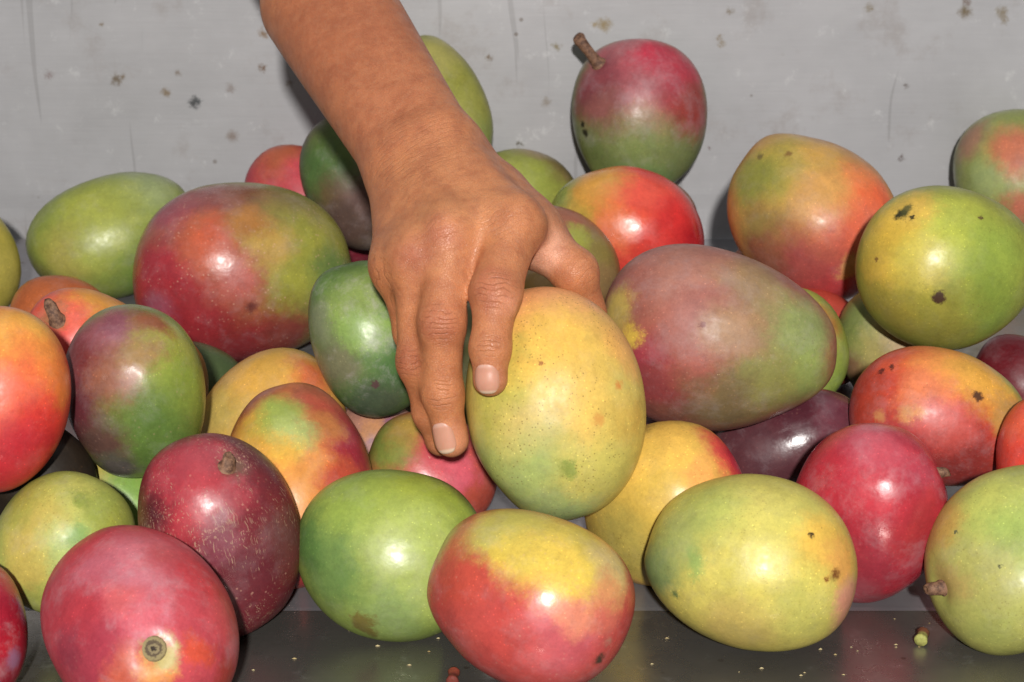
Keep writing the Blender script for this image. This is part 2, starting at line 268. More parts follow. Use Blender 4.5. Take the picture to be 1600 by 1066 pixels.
MANGOES = [{'label': 'yellow-green mango behind the forearm, against the back panel',
  'c': [-0.0497, 0.2887, 0.1246],
  'R': [[0.4223, 0.9057, 0.0365], [-0.2116, 0.1377, -0.9676], [-0.8814, 0.4009, 0.2498]],
  's': [0.048, 0.0337, 0.0286],
  'taper': 0,
  'seed': 122,
  'sub': 4,
  'base': '#8f9038',
  'pat': [((0.0154, 0.0193, 0.0216), 0.0249, '#9a9a48'), ((-0.0307, 0.0181, 0.0157), 0.0207, '#a09a50'), ((0.0299, 0.021, 0.0135), 0.0167, '#8a9450')],
  'fin': (0.35, 0.2, 0.1, 0.2, 0)},
 {'label': 'upright mango with a long stalk, crimson on top and green below',
  'c': [0.0823, 0.2774, 0.1202],
  'R': [[-0.0348, -0.9975, -0.0609], [0.2569, 0.05, -0.9651], [0.9658, -0.0493, 0.2545]],
  's': [0.0531, 0.0443, 0.0399],
  'taper': 0.06,
  'seed': 136,
  'sub': 5,
  'base': '#707c48',
  'pat': [((0.0295, -0.0021, 0.0331), 0.0529, '#a04a52'), ((0.0374, -0.0125, 0.026), 0.0245, '#c22e48'), ((0.0406, 0.0161, 0.0213), 0.0205, '#a85a60'), ((0.0267, -0.0286, 0.023), 0.0246, '#b03a4a'),
          ((0.0184, 0.0268, 0.0285), 0.0245, '#864048'), ((0.0133, -0.0016, 0.0386), 0.0223, '#a85a60'), ((0.0, -0.0339, 0.0256), 0.0246, '#963a34'), ((0.004, 0.021, 0.035), 0.0204, '#8a5450'),
          ((-0.003, -0.0052, 0.0395), 0.0183, '#a06a58'), ((-0.0252, -0.0005, 0.0351), 0.0326, '#7c8a50'), ((-0.0244, 0.0303, 0.0226), 0.0247, '#6e7a44'), ((-0.0282, -0.025, 0.0251), 0.0205, '#7a8450'),
          ((-0.0448, 0.0, 0.0214), 0.0248, '#668250'), ((-0.009, 0.0339, 0.0247), 0.003, '#2e2a20', 0.5), ((-0.0037, 0.0354, 0.0238), 0.0024, '#2e2a20', 0.5)],
  'fin': (0.4, 0.4, 0.1, 0.2, 0),
  'stem': {'p': [0.0372, 0.0232, 0.0193], 'n': [0.6148, 0.5495, 0.5658], 't': [0.826, 0.5613, -0.0521], 'l': 0.016, 'r': 0.0044, 'k': 'long'}},
 {'label': 'olive mango behind the back of the hand, under the one behind the forearm',
  'c': [-0.059, 0.2489, 0.0684],
  'R': [[0.0, 0.999, 0.0441], [-0.2963, 0.0421, -0.9542], [-0.9551, -0.0131, 0.296]],
  's': [0.0357, 0.0291, 0.0247],
  'taper': 0,
  'seed': 353,
  'sub': 4,
  'base': '#7a8040',
  'pat': [],
  'fin': (0.35, 0.2, 0.1, 0.2, 0)},
 {'label': 'brown mango behind the shiny scarlet one, under the upright one with a long stalk',
  'c': [0.0817, 0.2245, 0.0661],
  'R': [[0.9829, 0.1733, -0.0621], [-0.1109, 0.2883, -0.9511], [-0.1469, 0.9417, 0.3026]],
  's': [0.0376, 0.0311, 0.0264],
  'taper': 0,
  'seed': 360,
  'sub': 4,
  'base': '#8a5a40',
  'pat': [],
  'fin': (0.35, 0.2, 0.1, 0.2, 0)},
 {'label': 'green and pink mango at the right edge against the back panel',
  'c': [0.3338, 0.2802, 0.0772],
  'R': [[-0.1687, -0.9565, -0.2378], [0.3191, 0.1753, -0.9313], [0.9326, -0.233, 0.2757]],
  's': [0.0466, 0.0415, 0.0365],
  'taper': 0,
  'seed': 192,
  'sub': 4,
  'base': '#8c9450',
  'pat': [((0.0183, 0.0085, 0.0328), 0.0207, '#9aa058'), ((0.0182, -0.0037, 0.0335), 0.0207, '#c07050'), ((0.03, 0.0254, 0.0167), 0.0189, '#a07a60'), ((-0.0209, 0.0004, 0.0327), 0.0166, '#b86a50'),
          ((0.0034, 0.0191, 0.0323), 0.0166, '#98a468')],
  'fin': (0.35, 0.2, 0.1, 0.2, 0)},
 {'label': 'yellow-green mango cut by the left edge, against the grey back panel',
  'c': [-0.3415, 0.1771, 0.0542],
  'R': [[0.1677, 0.9511, 0.2593], [-0.2748, 0.2977, -0.9142], [-0.9468, 0.0821, 0.3113]],
  's': [0.0396, 0.0365, 0.0328],
  'taper': 0.05,
  'seed': 10,
  'sub': 4,
  'base': '#b3a644',
  'pat': [((0.0093, 0.03, 0.017), 0.0197, '#b9ac50')],
  'fin': (0.3, 0.1, 0.0, 0.2, 0)},
 {'label': 'small-looking olive mango right of the wrist, below the one standing upright',
  'c': [0.0064, 0.2872, 0.0592],
  'R': [[0.9397, 0.342, -0.0047], [-0.1049, 0.2753, -0.9556], [-0.3256, 0.8985, 0.2945]],
  's': [0.0393, 0.0359, 0.0305],
  'taper': 0,
  'seed': 129,
  'sub': 4,
  'base': '#8f9440',
  'pat': [((-0.0018, 0.0359, 0.0007), 0.0213, '#a08a60'), ((0.0185, 0.0297, 0.0094), 0.017, '#8a7a48'), ((0.0022, 0.0123, 0.0286), 0.0209, '#98a040')],
  'fin': (0.35, 0.2, 0.1, 0.2, 0)},
 {'label': 'crimson mango against the back panel, left of the dull green and brown one',
  'c': [-0.129, 0.2583, 0.062],
  'R': [[-0.7626, -0.6399, 0.0954], [0.1223, -0.2873, -0.95], [0.6353, -0.7128, 0.2973]],
  's': [0.0511, 0.036, 0.0306],
  'taper': 0,
  'seed': 115,
  'sub': 4,
  'base': '#b8404a',
  'pat': [((0.0392, -0.0139, 0.0157), 0.0206, '#b86040'), ((0.0212, -0.0116, 0.0261), 0.0185, '#c44852'), ((-0.04, 0.0043, 0.0187), 0.0249, '#7a2434')],
  'fin': (0.35, 0.2, 0.1, 0.2, 0)},
 {'label': 'olive green mango behind and left of the big red and green one',
  'c': [-0.254, 0.2202, 0.0576],
  'R': [[-0.9226, 0.3358, 0.1901], [-0.2758, -0.2294, -0.9334], [-0.2698, -0.9136, 0.3043]],
  's': [0.0547, 0.0392, 0.0353],
  'taper': 0.05,
  'seed': 17,
  'sub': 4,
  'base': '#8a9643',
  'pat': [((-0.03, -0.0269, 0.017), 0.0283, '#98a470'), ((0.005, -0.0179, 0.0312), 0.0318, '#a0a643'), ((0.0294, 0.0028, 0.0296), 0.0239, '#a09a4a'), ((0.0078, 0.0064, 0.0344), 0.0199, '#9fa84c'),
          ((-0.0125, 0.0312, 0.0198), 0.0283, '#6f8a40'), ((0.0504, 0.0125, 0.0077), 0.0162, '#84803f'), ((0.0329, 0.0174, 0.0234), 0.0043, '#c07a3a')],
  'fin': (0.45, 0.25, 0.0, 0.15, 0)},
 {'label': 'dull green and brown mango behind the wrist',
  'c': [-0.099, 0.219, 0.0937],
  'R': [[0.341, 0.937, 0.0759], [-0.243, 0.1659, -0.9557], [-0.9081, 0.3075, 0.2842]],
  's': [0.0444, 0.0315, 0.0268],
  'taper': 0,
  'seed': 108,
  'sub': 4,
  'base': '#5f5040',
  'pat': [((-0.0252, -0.0012, 0.022), 0.0297, '#5c6e34'), ((-0.0129, -0.0193, 0.0197), 0.0199, '#54703a'), ((0.0049, -0.0166, 0.0226), 0.0179, '#66583a'), ((0.0147, -0.0012, 0.0253), 0.0218, '#6a4c44'),
          ((0.0244, -0.0154, 0.0181), 0.0199, '#5c4840')],
  'fin': (0.25, 0.3, 0.1, 0.3, 0)},
 {'label': 'shiny scarlet mango with a yellow-green left end and a white glint',
  'c': [0.0704, 0.1677, 0.0772],
  'R': [[0.9382, 0.3415, -0.0559], [-0.1554, 0.2714, -0.9498], [-0.3092, 0.8999, 0.3077]],
  's': [0.0477, 0.0383, 0.0345],
  'taper': 0.05,
  'seed': 143,
  'sub': 5,
  'base': '#cf4034',
  'pat': [((-0.0428, 0.0099, 0.0123), 0.0252, '#8f9a4a'), ((-0.0274, -0.003, 0.0281), 0.023, '#b0943a'), ((-0.0239, 0.0206, 0.0233), 0.023, '#d0983f'), ((-0.0113, 0.0109, 0.032), 0.019, '#e08040'),
          ((0.0039, 0.0225, 0.0277), 0.0229, '#e0503a'), ((0.0271, 0.0148, 0.0251), 0.023, '#d03030'), ((0.0414, 0.0077, 0.0156), 0.0173, '#b81f28'), ((-0.0097, -0.0068, 0.0332), 0.0171, '#d87048')],
  'fin': (0.85, 0.05, 0, 0.05, 0)},
 {'label': 'pale pinkish sliver of a mango left of the olive and orange one',
  'c': [0.1612, 0.1561, 0.044],
  'R': [[0.7598, 0.6376, -0.1273], [-0.3071, 0.1793, -0.9347], [-0.5731, 0.7493, 0.332]],
  's': [0.0344, 0.0282, 0.0239],
  'taper': 0,
  'seed': 199,
  'sub': 4,
  'base': '#c09a8a',
  'pat': [],
  'fin': (0.35, 0.2, 0.1, 0.2, 0)},
 {'label': 'mango with olive top, orange right side and dull red underside, against the back panel',
  'c': [0.1758, 0.1247, 0.1018],
  'R': [[0.7426, 0.6361, -0.2096], [-0.3794, 0.1416, -0.9143], [-0.5519, 0.7585, 0.3465]],
  's': [0.0538, 0.0455, 0.0418],
  'taper': 0.05,
  'seed': 178,
  'sub': 5,
  'base': '#c08a4a',
  'pat': [((-0.028, 0.0148, 0.033), 0.0348, '#b29c42'), ((-0.0379, -0.005, 0.0293), 0.0221, '#8e8c3e'), ((-0.0114, 0.0339, 0.0264), 0.022, '#cfa048'), ((0.0158, 0.0327, 0.0263), 0.0238, '#e08048'),
          ((0.0283, 0.0291, 0.0235), 0.0183, '#e0663a'), ((0.0023, 0.0108, 0.0406), 0.0218, '#cf9a50'), ((-0.0114, -0.024, 0.0344), 0.022, '#988044'), ((0.0298, 0.0058, 0.0344), 0.0254, '#d86848'),
          ((0.0218, -0.0269, 0.0291), 0.0349, '#a44e49'), ((0.0426, -0.0186, 0.0189), 0.0221, '#b84448'), ((-0.0016, -0.0368, 0.0245), 0.0185, '#90563f'), ((0.0389, -0.0091, 0.0277), 0.0088, '#c88a50', 0.5),
          ((-0.0301, 0.0181, 0.0304), 0.0027, '#8a6a30'), ((-0.0422, 0.0062, 0.0253), 0.0027, '#7a6a34')],
  'fin': (0.4, 0.2, 0.05, 0.25, 0)},
 {'label': 'brownish olive mango just behind the thumb',
  'c': [0.0291, 0.1192, 0.0707],
  'R': [[0.6426, 0.7658, -0.024], [-0.2633, 0.1913, -0.9455], [-0.7195, 0.6139, 0.3246]],
  's': [0.0377, 0.0317, 0.027],
  'taper': 0,
  'seed': 150,
  'sub': 4,
  'base': '#8a6a44',
  'pat': [((-0.0201, 0.0183, 0.0167), 0.0186, '#9a6048'), ((0.0099, 0.0222, 0.0179), 0.0186, '#8a7a40'), ((-0.0053, 0.0155, 0.0232), 0.0111, '#9a9a3c'), ((0.0232, 0.015, 0.017), 0.0149, '#8a7048')],
  'fin': (0.35, 0.2, 0.1, 0.2, 0)},
 {'label': 'brick red mango glimpsed under the olive and orange one',
  'c': [0.1752, 0.086, 0.0402],
  'R': [[0.8568, 0.4947, -0.1456], [-0.2958, 0.2403, -0.9245], [-0.4224, 0.8352, 0.3522]],
  's': [0.0327, 0.0267, 0.0227],
  'taper': 0,
  'seed': 325,
  'sub': 4,
  'base': '#b04434',
  'pat': [],
  'fin': (0.35, 0.2, 0.1, 0.2, 0)},
 {'label': 'dull green mango below the yellow-green one with the round dark spot',
  'c': [0.2137, 0.0476, 0.049],
  'R': [[0.3363, 0.9239, -0.1824], [-0.3968, -0.0366, -0.9172], [-0.8541, 0.3808, 0.3544]],
  's': [0.0359, 0.0316, 0.0269],
  'taper': 0,
  'seed': 213,
  'sub': 4,
  'base': '#8f9450',
  'pat': [((-0.0199, -0.0132, 0.0194), 0.0177, '#7a8448'), ((-0.0093, 0.0052, 0.0256), 0.0176, '#a4a068'), ((0.0037, -0.0105, 0.0252), 0.0176, '#9f9458'), ((0.0056, -0.0263, 0.0144), 0.0142, '#8a6a4a'),
          ((0.0029, 0.0081, 0.0259), 0.014, '#a88a58')],
  'fin': (0.35, 0.2, 0.1, 0.2, 0)},
 {'label': 'yellow-green mango peeping out behind the right end of the long dusty one',
  'c': [0.1558, 0.0367, 0.0513],
  'R': [[0.3389, 0.9311, -0.1353], [-0.3832, 0.0053, -0.9237], [-0.8593, 0.3648, 0.3585]],
  's': [0.0338, 0.0313, 0.0266],
  'taper': 0,
  'seed': 206,
  'sub': 4,
  'base': '#9aa040',
  'pat': [((-0.0092, 0.0207, 0.0186), 0.0157, '#b8803c'), ((0.0147, 0.025, 0.0111), 0.014, '#9aa84a'), ((0.0261, 0.0153, 0.0107), 0.0141, '#94a84a')],
  'fin': (0.35, 0.2, 0.1, 0.2, 0)},
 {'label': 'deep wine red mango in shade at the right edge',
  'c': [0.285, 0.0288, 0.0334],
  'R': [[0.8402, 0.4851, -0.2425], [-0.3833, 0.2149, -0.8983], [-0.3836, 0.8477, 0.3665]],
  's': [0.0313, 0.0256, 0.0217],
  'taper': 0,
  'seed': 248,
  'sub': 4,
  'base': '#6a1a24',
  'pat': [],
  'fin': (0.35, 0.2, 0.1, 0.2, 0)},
 {'label': 'yellow-green mango with a round dark spot, near the right edge',
  'c': [0.2339, 0.0139, 0.1062],
  'R': [[-0.8721, -0.3346, 0.357], [-0.2881, -0.2385, -0.9274], [0.3954, -0.9117, 0.1116]],
  's': [0.05, 0.0435, 0.0401],
  'taper': 0.0,
  'seed': 185,
  'sub': 5,
  'base': '#9a9c3c',
  'pat': [((0.0468, -0.0096, 0.0109), 0.025, '#dab63f'), ((0.0456, 0.013, 0.0114), 0.0217, '#c8a83c'), ((0.0351, 0.001, 0.0285), 0.0198, '#c8b848'), ((0.0229, -0.0237, 0.0282), 0.0282, '#b0b646'),
          ((-0.0019, -0.0154, 0.0374), 0.0266, '#96a842'), ((-0.0052, 0.0117, 0.0384), 0.0283, '#86983a'), ((0.0164, 0.0296, 0.0262), 0.0284, '#948e38'), ((0.0323, 0.0303, 0.0126), 0.0168, '#a0923a'),
          ((0.0408, -0.0234, 0.0085), 0.0167, '#d8b44a'), ((0.0223, 0.0156, 0.0329), 0.0038, '#4a3424', 0.4), ((0.0439, -0.0191, 0.0077), 0.0041, '#4e4e28', 0.6), ((0.0454, -0.017, 0.0063), 0.003, '#3c3a20', 0.6),
          ((0.0418, -0.0225, 0.0073), 0.003, '#6a6434', 0.6), ((0.042, -0.0186, 0.0134), 0.0016, '#4a4020', 0.4), ((0.0117, -0.0302, 0.0273), 0.0014, '#6a5a30', 0.4), ((0.0486, 0.0079, 0.0062), 0.0014, '#8a6a30', 0.4)],
  'fin': (0.3, 0.1, 0.05, 0.4, 0)},
 {'label': 'ochre mango glimpsed in the gap between thumb and index finger',
  'c': [0.0183, 0.0709, 0.0537],
  'R': [[0.0, 0.9999, -0.0156], [-0.3502, -0.0146, -0.9366], [-0.9367, 0.0055, 0.3502]],
  's': [0.0329, 0.0278, 0.0236],
  'taper': 0,
  'seed': 157,
  'sub': 4,
  'base': '#a07a30',
  'pat': [],
  'fin': (0.35, 0.2, 0.1, 0.2, 0)},
 {'label': 'dull orange mango glimpsed below the olive green mango near the left edge',
  'c': [-0.2661, 0.1074, 0.0401],
  'R': [[0.9178, 0.334, 0.2146], [0.0691, 0.3978, -0.9148], [-0.391, 0.8545, 0.342]],
  's': [0.031, 0.0279, 0.0251],
  'taper': 0,
  'seed': 31,
  'sub': 4,
  'base': '#b5602f',
  'pat': [],
  'fin': (0.35, 0.2, 0.1, 0.2, 0)},
 {'label': 'large mango, dark red on its left and green on its right, left of the wrist',
  'c': [-0.1581, 0.1258, 0.0657],
  'R': [[-0.9588, 0.1037, 0.2645], [-0.2839, -0.3123, -0.9066], [-0.0114, -0.9443, 0.3288]],
  's': [0.0652, 0.0536, 0.0493],
  'taper': 0.05,
  'seed': 24,
  'sub': 5,
  'base': '#96903f',
  'pat': [((0.0519, 0.0006, 0.0298), 0.044, '#a8353f'), ((0.0385, 0.0316, 0.0271), 0.048, '#982a31'), ((0.0027, 0.045, 0.0266), 0.041, '#8b2d30'), ((0.0372, -0.039, 0.0188), 0.0278, '#a0505a'),
          ((0.0146, -0.046, 0.0228), 0.026, '#9a5a58'), ((0.0235, -0.0202, 0.0421), 0.0237, '#c05a3a'), ((-0.0063, -0.0417, 0.0305), 0.0259, '#96604a'), ((-0.0253, -0.0323, 0.0344), 0.026, '#8c7a40'),
          ((-0.0283, -0.0057, 0.0441), 0.0332, '#9a9a3c'), ((-0.0081, -0.0132, 0.0474), 0.0183, '#b8984a'), ((-0.0474, 0.011, 0.0323), 0.0225, '#6b8344'), ((-0.0361, 0.0286, 0.0315), 0.0206, '#7d7a40'),
          ((-0.016, 0.0396, 0.0309), 0.0186, '#8a4238'), ((0.0011, -0.029, 0.0414), 0.0147, '#b07a3f'), ((0.0125, 0.0049, 0.0482), 0.0219, '#b0584c'), ((0.0547, 0.015, 0.0231), 0.0148, '#9a4a5a'),
          ((0.0053, 0.0204, 0.0454), 0.0045, '#6e3a34')],
  'fin': (0.55, 0.3, 0.6, 0.3, 0)},
 {'label': 'dark green mango deep in the gap below the large red and green one',
  'c': [-0.1777, 0.0286, 0.0328],
  'R': [[0.9285, 0.3379, 0.154], [0.0045, 0.4043, -0.9146], [-0.3713, 0.8499, 0.3738]],
  's': [0.0302, 0.0249, 0.0211],
  'taper': 0,
  'seed': 318,
  'sub': 4,
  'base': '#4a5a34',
  'pat': [],
  'fin': (0.35, 0.2, 0.1, 0.2, 0)},
 {'label': 'orange sliver of a mango showing behind the glossy maroon and green one',
  'c': [-0.1896, -0.0132, 0.0469],
  'R': [[-0.0, -0.9854, 0.1704], [0.3807, -0.1576, -0.9112], [0.9247, 0.0649, 0.3751]],
  's': [0.0307, 0.028, 0.0252],
  'taper': 0,
  'seed': 59,
  'sub': 4,
  'base': '#b5803a',
  'pat': [],
  'fin': (0.35, 0.2, 0.1, 0.2, 0)},
 {'label': 'orange-red mango with a brown stub of stalk, behind the maroon and green one',
  'c': [-0.2119, -0.0522, 0.0848],
  'R': [[-0.6853, -0.49, 0.5387], [-0.3669, -0.4067, -0.8367], [0.6291, -0.771, 0.0989]],
  's': [0.0384, 0.0293, 0.0264],
  'taper': 0.0,
  'seed': 45,
  'sub': 4,
  'base': '#d8563c',
  'pat': [((0.0176, -0.0239, 0.0094), 0.0225, '#d8963c'), ((-0.0064, -0.0288, 0.0022), 0.0147, '#d0a03c'), ((0.0276, -0.0056, 0.0176), 0.0158, '#dc5f48'), ((0.0266, 0.0106, 0.0164), 0.0158, '#d8443c'),
          ((0.0342, -0.0053, 0.0109), 0.0095, '#a06a44')],
  'fin': (0.35, 0.2, 0.1, 0.2, 0),
  'stem': {'p': [0.0333, -0.0046, 0.0124], 'n': [0.7727, -0.1839, 0.6075], 't': [0.7029, -0.5771, -0.4158], 'l': 0.0085, 'r': 0.0036, 'k': 'stub'}},
 {'label': 'dull olive mango mostly hidden behind the fingers',
  'c': [-0.0353, 0.0236, 0.0451],
  'R': [[0.1736, 0.9843, 0.0312], [-0.3599, 0.0928, -0.9284], [-0.9167, 0.1499, 0.3704]],
  's': [0.0395, 0.0324, 0.0276],
  'taper': 0,
  'seed': 339,
  'sub': 4,
  'base': '#6a6a38',
  'pat': [],
  'fin': (0.35, 0.2, 0.1, 0.2, 0)},
 {'label': 'dusky pink mango glimpsed below the mottled blue-green one',
  'c': [-0.0676, -0.0504, 0.028],
  'R': [[0.8643, 0.499, 0.0631], [-0.1541, 0.382, -0.9112], [-0.4788, 0.7779, 0.407]],
  's': [0.0293, 0.024, 0.0204],
  'taper': 0,
  'seed': 311,
  'sub': 4,
  'base': '#a87a6a',
  'pat': [((-0.0017, 0.0115, 0.0179), 0.0098, '#8a5a80'), ((-0.0108, 0.0108, 0.0166), 0.0082, '#c08a60')],
  'fin': (0.35, 0.2, 0.1, 0.2, 0)},
 {'label': 'yellow-orange mango behind the orange, green and red one',
  'c': [-0.1227, -0.061, 0.0506],
  'R': [[0.7609, -0.6384, 0.116], [0.3347, 0.2329, -0.9131], [0.5559, 0.7336, 0.3909]],
  's': [0.0386, 0.0347, 0.0312],
  'taper': 0.0,
  'seed': 66,
  'sub': 4,
  'base': '#cda04a',
  'pat': [((0.0268, 0.0048, 0.0221), 0.0177, '#cf7040'), ((-0.0164, 0.02, 0.0218), 0.0192, '#b9a050'), ((0.0117, 0.0215, 0.0226), 0.0192, '#d0a040')],
  'fin': (0.35, 0.2, 0.1, 0.2, 0)},
 {'label': 'red mango with a green left end, under the middle fingertip',
  'c': [-0.0401, -0.0895, 0.035],
  'R': [[0.939, 0.3418, 0.0389], [-0.1092, 0.4033, -0.9085], [-0.3262, 0.8488, 0.416]],
  's': [0.034, 0.0295, 0.0266],
  'taper': 0,
  'seed': 94,
  'sub': 4,
  'base': '#b5503f',
  'pat': [((-0.0271, 0.0052, 0.0153), 0.0221, '#7f8a3c'), ((-0.018, 0.0169, 0.0166), 0.0158, '#a88a3c'), ((0.0028, 0.006, 0.0259), 0.0188, '#c84450'), ((0.0146, 0.003, 0.0238), 0.0125, '#d05a6a'),
          ((-0.0032, 0.0061, 0.0259), 0.0015, '#e0b8a0', 0.4)],
  'fin': (0.35, 0.2, 0.1, 0.2, 0)},
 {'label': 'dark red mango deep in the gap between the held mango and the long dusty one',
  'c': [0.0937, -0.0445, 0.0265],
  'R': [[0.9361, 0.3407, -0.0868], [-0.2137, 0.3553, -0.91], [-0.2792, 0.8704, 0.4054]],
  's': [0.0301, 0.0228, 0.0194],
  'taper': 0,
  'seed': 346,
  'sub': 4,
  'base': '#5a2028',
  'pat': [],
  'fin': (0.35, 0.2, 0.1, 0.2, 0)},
 {'label': 'mottled blue-green mango just left of the fingers',
  'c': [-0.0719, -0.0566, 0.0928],
  'R': [[0.2582, 0.9636, 0.069], [-0.3286, 0.1548, -0.9317], [-0.9085, 0.2179, 0.3566]],
  's': [0.0405, 0.0304, 0.0274],
  'taper': 0.0,
  'seed': 101,
  'sub': 5,
  'base': '#5e7a3c',
  'pat': [((-0.019, 0.0025, 0.0241), 0.0237, '#84984e'), ((-0.0008, 0.009, 0.0262), 0.0158, '#86a44c'), ((0.0075, -0.021, 0.0191), 0.0175, '#767658'), ((-0.0156, -0.0215, 0.0163), 0.0143, '#7c8462'),
          ((0.0176, 0.0107, 0.0227), 0.019, '#4c703a'), ((0.0334, -0.005, 0.0148), 0.0192, '#4e5c46'), ((-0.0045, -0.0047, 0.0269), 0.011, '#88a454'), ((-0.0146, 0.0194, 0.0187), 0.0127, '#567c4c'),
          ((0.0227, -0.0035, 0.0225), 0.0023, '#5a4040', 0.5)],
  'fin': (0.3, 0.8, 0.1, 0.2, 0)},
 {'label': 'dark purple mango under the long dusty one',
  'c': [0.1406, -0.0708, 0.0418],
  'R': [[-0.9573, 0.2565, -0.1333], [0.0132, -0.4219, -0.9065], [-0.2888, -0.8696, 0.4005]],
  's': [0.041, 0.026, 0.0221],
  'taper': 0,
  'seed': 227,
  'sub': 4,
  'base': '#5c343a',
  'pat': [((-0.0253, -0.0104, 0.015), 0.0192, '#6a3440'), ((-0.006, -0.0123, 0.0192), 0.016, '#552832'), ((0.0105, -0.0002, 0.0214), 0.016, '#5e3a40')],
  'fin': (0.8, 0.3, 0.1, 0.1, 0)},
 {'label': 'orange-red mango with a yellow right end and a dark brown spot',
  'c': [0.2105, -0.0911, 0.0642],
  'R': [[-0.9784, -0.17, -0.1177], [0.1722, -0.3547, -0.919], [0.1145, -0.9194, 0.3763]],
  's': [0.0438, 0.0342, 0.0308],
  'taper': 0.06,
  'seed': 220,
  'sub': 5,
  'base': '#b23e2f',
  'pat': [((0.0185, -0.017, 0.0234), 0.0264, '#d85a30'), ((0.001, -0.0231, 0.0227), 0.0233, '#e08a40'), ((-0.0195, -0.0242, 0.0169), 0.0264, '#d8a03c'), ((-0.033, -0.0223, 0.0024), 0.0142, '#a4a040'),
          ((-0.0323, -0.0069, 0.0199), 0.0139, '#b08a48'), ((0.0231, -0.0067, 0.0255), 0.0186, '#c84428'), ((0.0362, -0.0044, 0.0169), 0.0157, '#ae4030'), ((0.0084, -0.0093, 0.0291), 0.017, '#e08050'),
          ((0.0065, 0.0186, 0.0254), 0.0294, '#a2383a'), ((-0.0128, 0.0216, 0.0221), 0.0217, '#8a322e'), ((-0.0027, 0.0028, 0.0307), 0.0154, '#c05048'), ((-0.0151, -0.0137, 0.0262), 0.003, '#5a3a24', 0.4),
          ((0.0131, -0.0006, 0.0294), 0.0074, '#c8884a', 0.8), ((0.029, 0.0038, 0.0229), 0.0036, '#c08050', 0.8), ((0.0264, -0.0201, 0.0167), 0.0023, '#5a2a20', 0.5), ((0.0311, -0.0174, 0.0151), 0.0021, '#6a2a20', 0.5)],
  'fin': (0.45, 0.3, 0.1, 0.3, 0)},
 {'label': 'red-orange mango cut by the right edge above the olive one with a stalk',
  'c': [0.2563, -0.1332, 0.0607],
  'R': [[0.0, 0.9675, -0.2529], [-0.4115, -0.2305, -0.8818], [-0.9114, 0.1041, 0.3981]],
  's': [0.0317, 0.0262, 0.0236],
  'taper': 0,
  'seed': 241,
  'sub': 4,
  'base': '#d0402f',
  'pat': [((-0.0175, -0.0144, 0.0149), 0.0121, '#d85a3c')],
  'fin': (0.35, 0.2, 0.1, 0.2, 0)},
 {'label': 'light green mango in the gap below the glossy maroon and green one',
  'c': [-0.1901, -0.1148, 0.0276],
  'R': [[0.9235, 0.3361, 0.1848], [0.0089, 0.4627, -0.8865], [-0.3835, 0.8203, 0.4243]],
  's': [0.0352, 0.0264, 0.0224],
  'taper': 0,
  'seed': 304,
  'sub': 4,
  'base': '#8aa04c',
  'pat': [((-0.0246, 0.0091, 0.0141), 0.0155, '#b0a050'), ((0.0012, 0.0053, 0.022), 0.0154, '#84a84a')],
  'fin': (0.35, 0.2, 0.1, 0.2, 0)},
 {'label': 'near-black filler mango added to stand for the shade deep in the gap below the orange and scarlet one',
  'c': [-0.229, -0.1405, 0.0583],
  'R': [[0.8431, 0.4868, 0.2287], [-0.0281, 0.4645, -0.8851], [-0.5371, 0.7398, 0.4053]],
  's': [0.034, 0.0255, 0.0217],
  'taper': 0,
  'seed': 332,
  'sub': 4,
  'base': '#2a221a',  # added fruit; its near-black skin carries the shade of the gap
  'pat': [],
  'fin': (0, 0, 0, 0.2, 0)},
 {'label': 'orange mango with a green patch on top and a red right side',
  'c': [-0.1045, -0.1255, 0.0443],
  'R': [[0.1035, 0.9907, 0.0879], [-0.5627, 0.1312, -0.8162], [-0.8202, 0.035, 0.571]],
  's': [0.0493, 0.0362, 0.0326],
  'taper': 0.12,
  'seed': 73,
  'sub': 5,
  'base': '#d07a40',
  'pat': [((-0.0408, -0.0197, 0.0043), 0.0217, '#9a5a40'), ((-0.0386, 0.0149, 0.0151), 0.0185, '#a86045'), ((-0.0278, 0.0217, 0.0184), 0.0184, '#b5503f'), ((-0.0118, 0.0296, 0.0171), 0.0229, '#a02c3c'),
          ((-0.0207, -0.0183, 0.0246), 0.0197, '#d0a03c'), ((-0.0303, -0.0054, 0.0252), 0.0167, '#98a64a'), ((-0.0178, 0.0018, 0.0303), 0.0136, '#a6b468'), ((-0.0088, -0.004, 0.0318), 0.012, '#dcb040'),
          ((0.0088, 0.0051, 0.0317), 0.0224, '#dc9440'), ((0.0105, 0.0245, 0.0229), 0.0166, '#c05038'), ((0.0437, -0.0008, 0.0151), 0.0241, '#ae3c38'), ((-0.0222, 0.0151, 0.0257), 0.0121, '#c07a45')],
  'fin': (0.5, 0.2, 0.1, 0.1, 0)},
 {'label': 'glossy upright mango, maroon on its left and green on its right',
  'c': [-0.1808, -0.1179, 0.0893],
  'R': [[-0.1034, -0.9739, 0.2019], [0.191, -0.2186, -0.9569], [0.9761, -0.0604, 0.2086]],
  's': [0.0426, 0.0334, 0.0307],
  'taper': 0.06,
  'seed': 52,
  'sub': 5,
  'base': '#7f8a3a',
  'pat': [((0.0192, 0.023, 0.0174), 0.0299, '#783434'), ((-0.005, 0.0294, 0.0142), 0.0241, '#683038'), ((0.0362, 0.0044, 0.0156), 0.0195, '#935560'), ((0.0154, 0.0045, 0.0284), 0.0193, '#94604a'),
          ((0.0228, -0.019, 0.0192), 0.0225, '#9a9a3e'), ((0.0034, -0.0207, 0.024), 0.021, '#8a9a3c'), ((-0.0201, -0.0056, 0.0266), 0.0285, '#5f7a38'), ((-0.0174, 0.0192, 0.0218), 0.0165, '#644840'),
          ((-0.0339, 0.0139, 0.0136), 0.0137, '#5c5650'), ((0.0351, -0.0128, 0.0129), 0.0115, '#945a3c'), ((0.0201, -0.0035, 0.0269), 0.0119, '#9a7a48')],
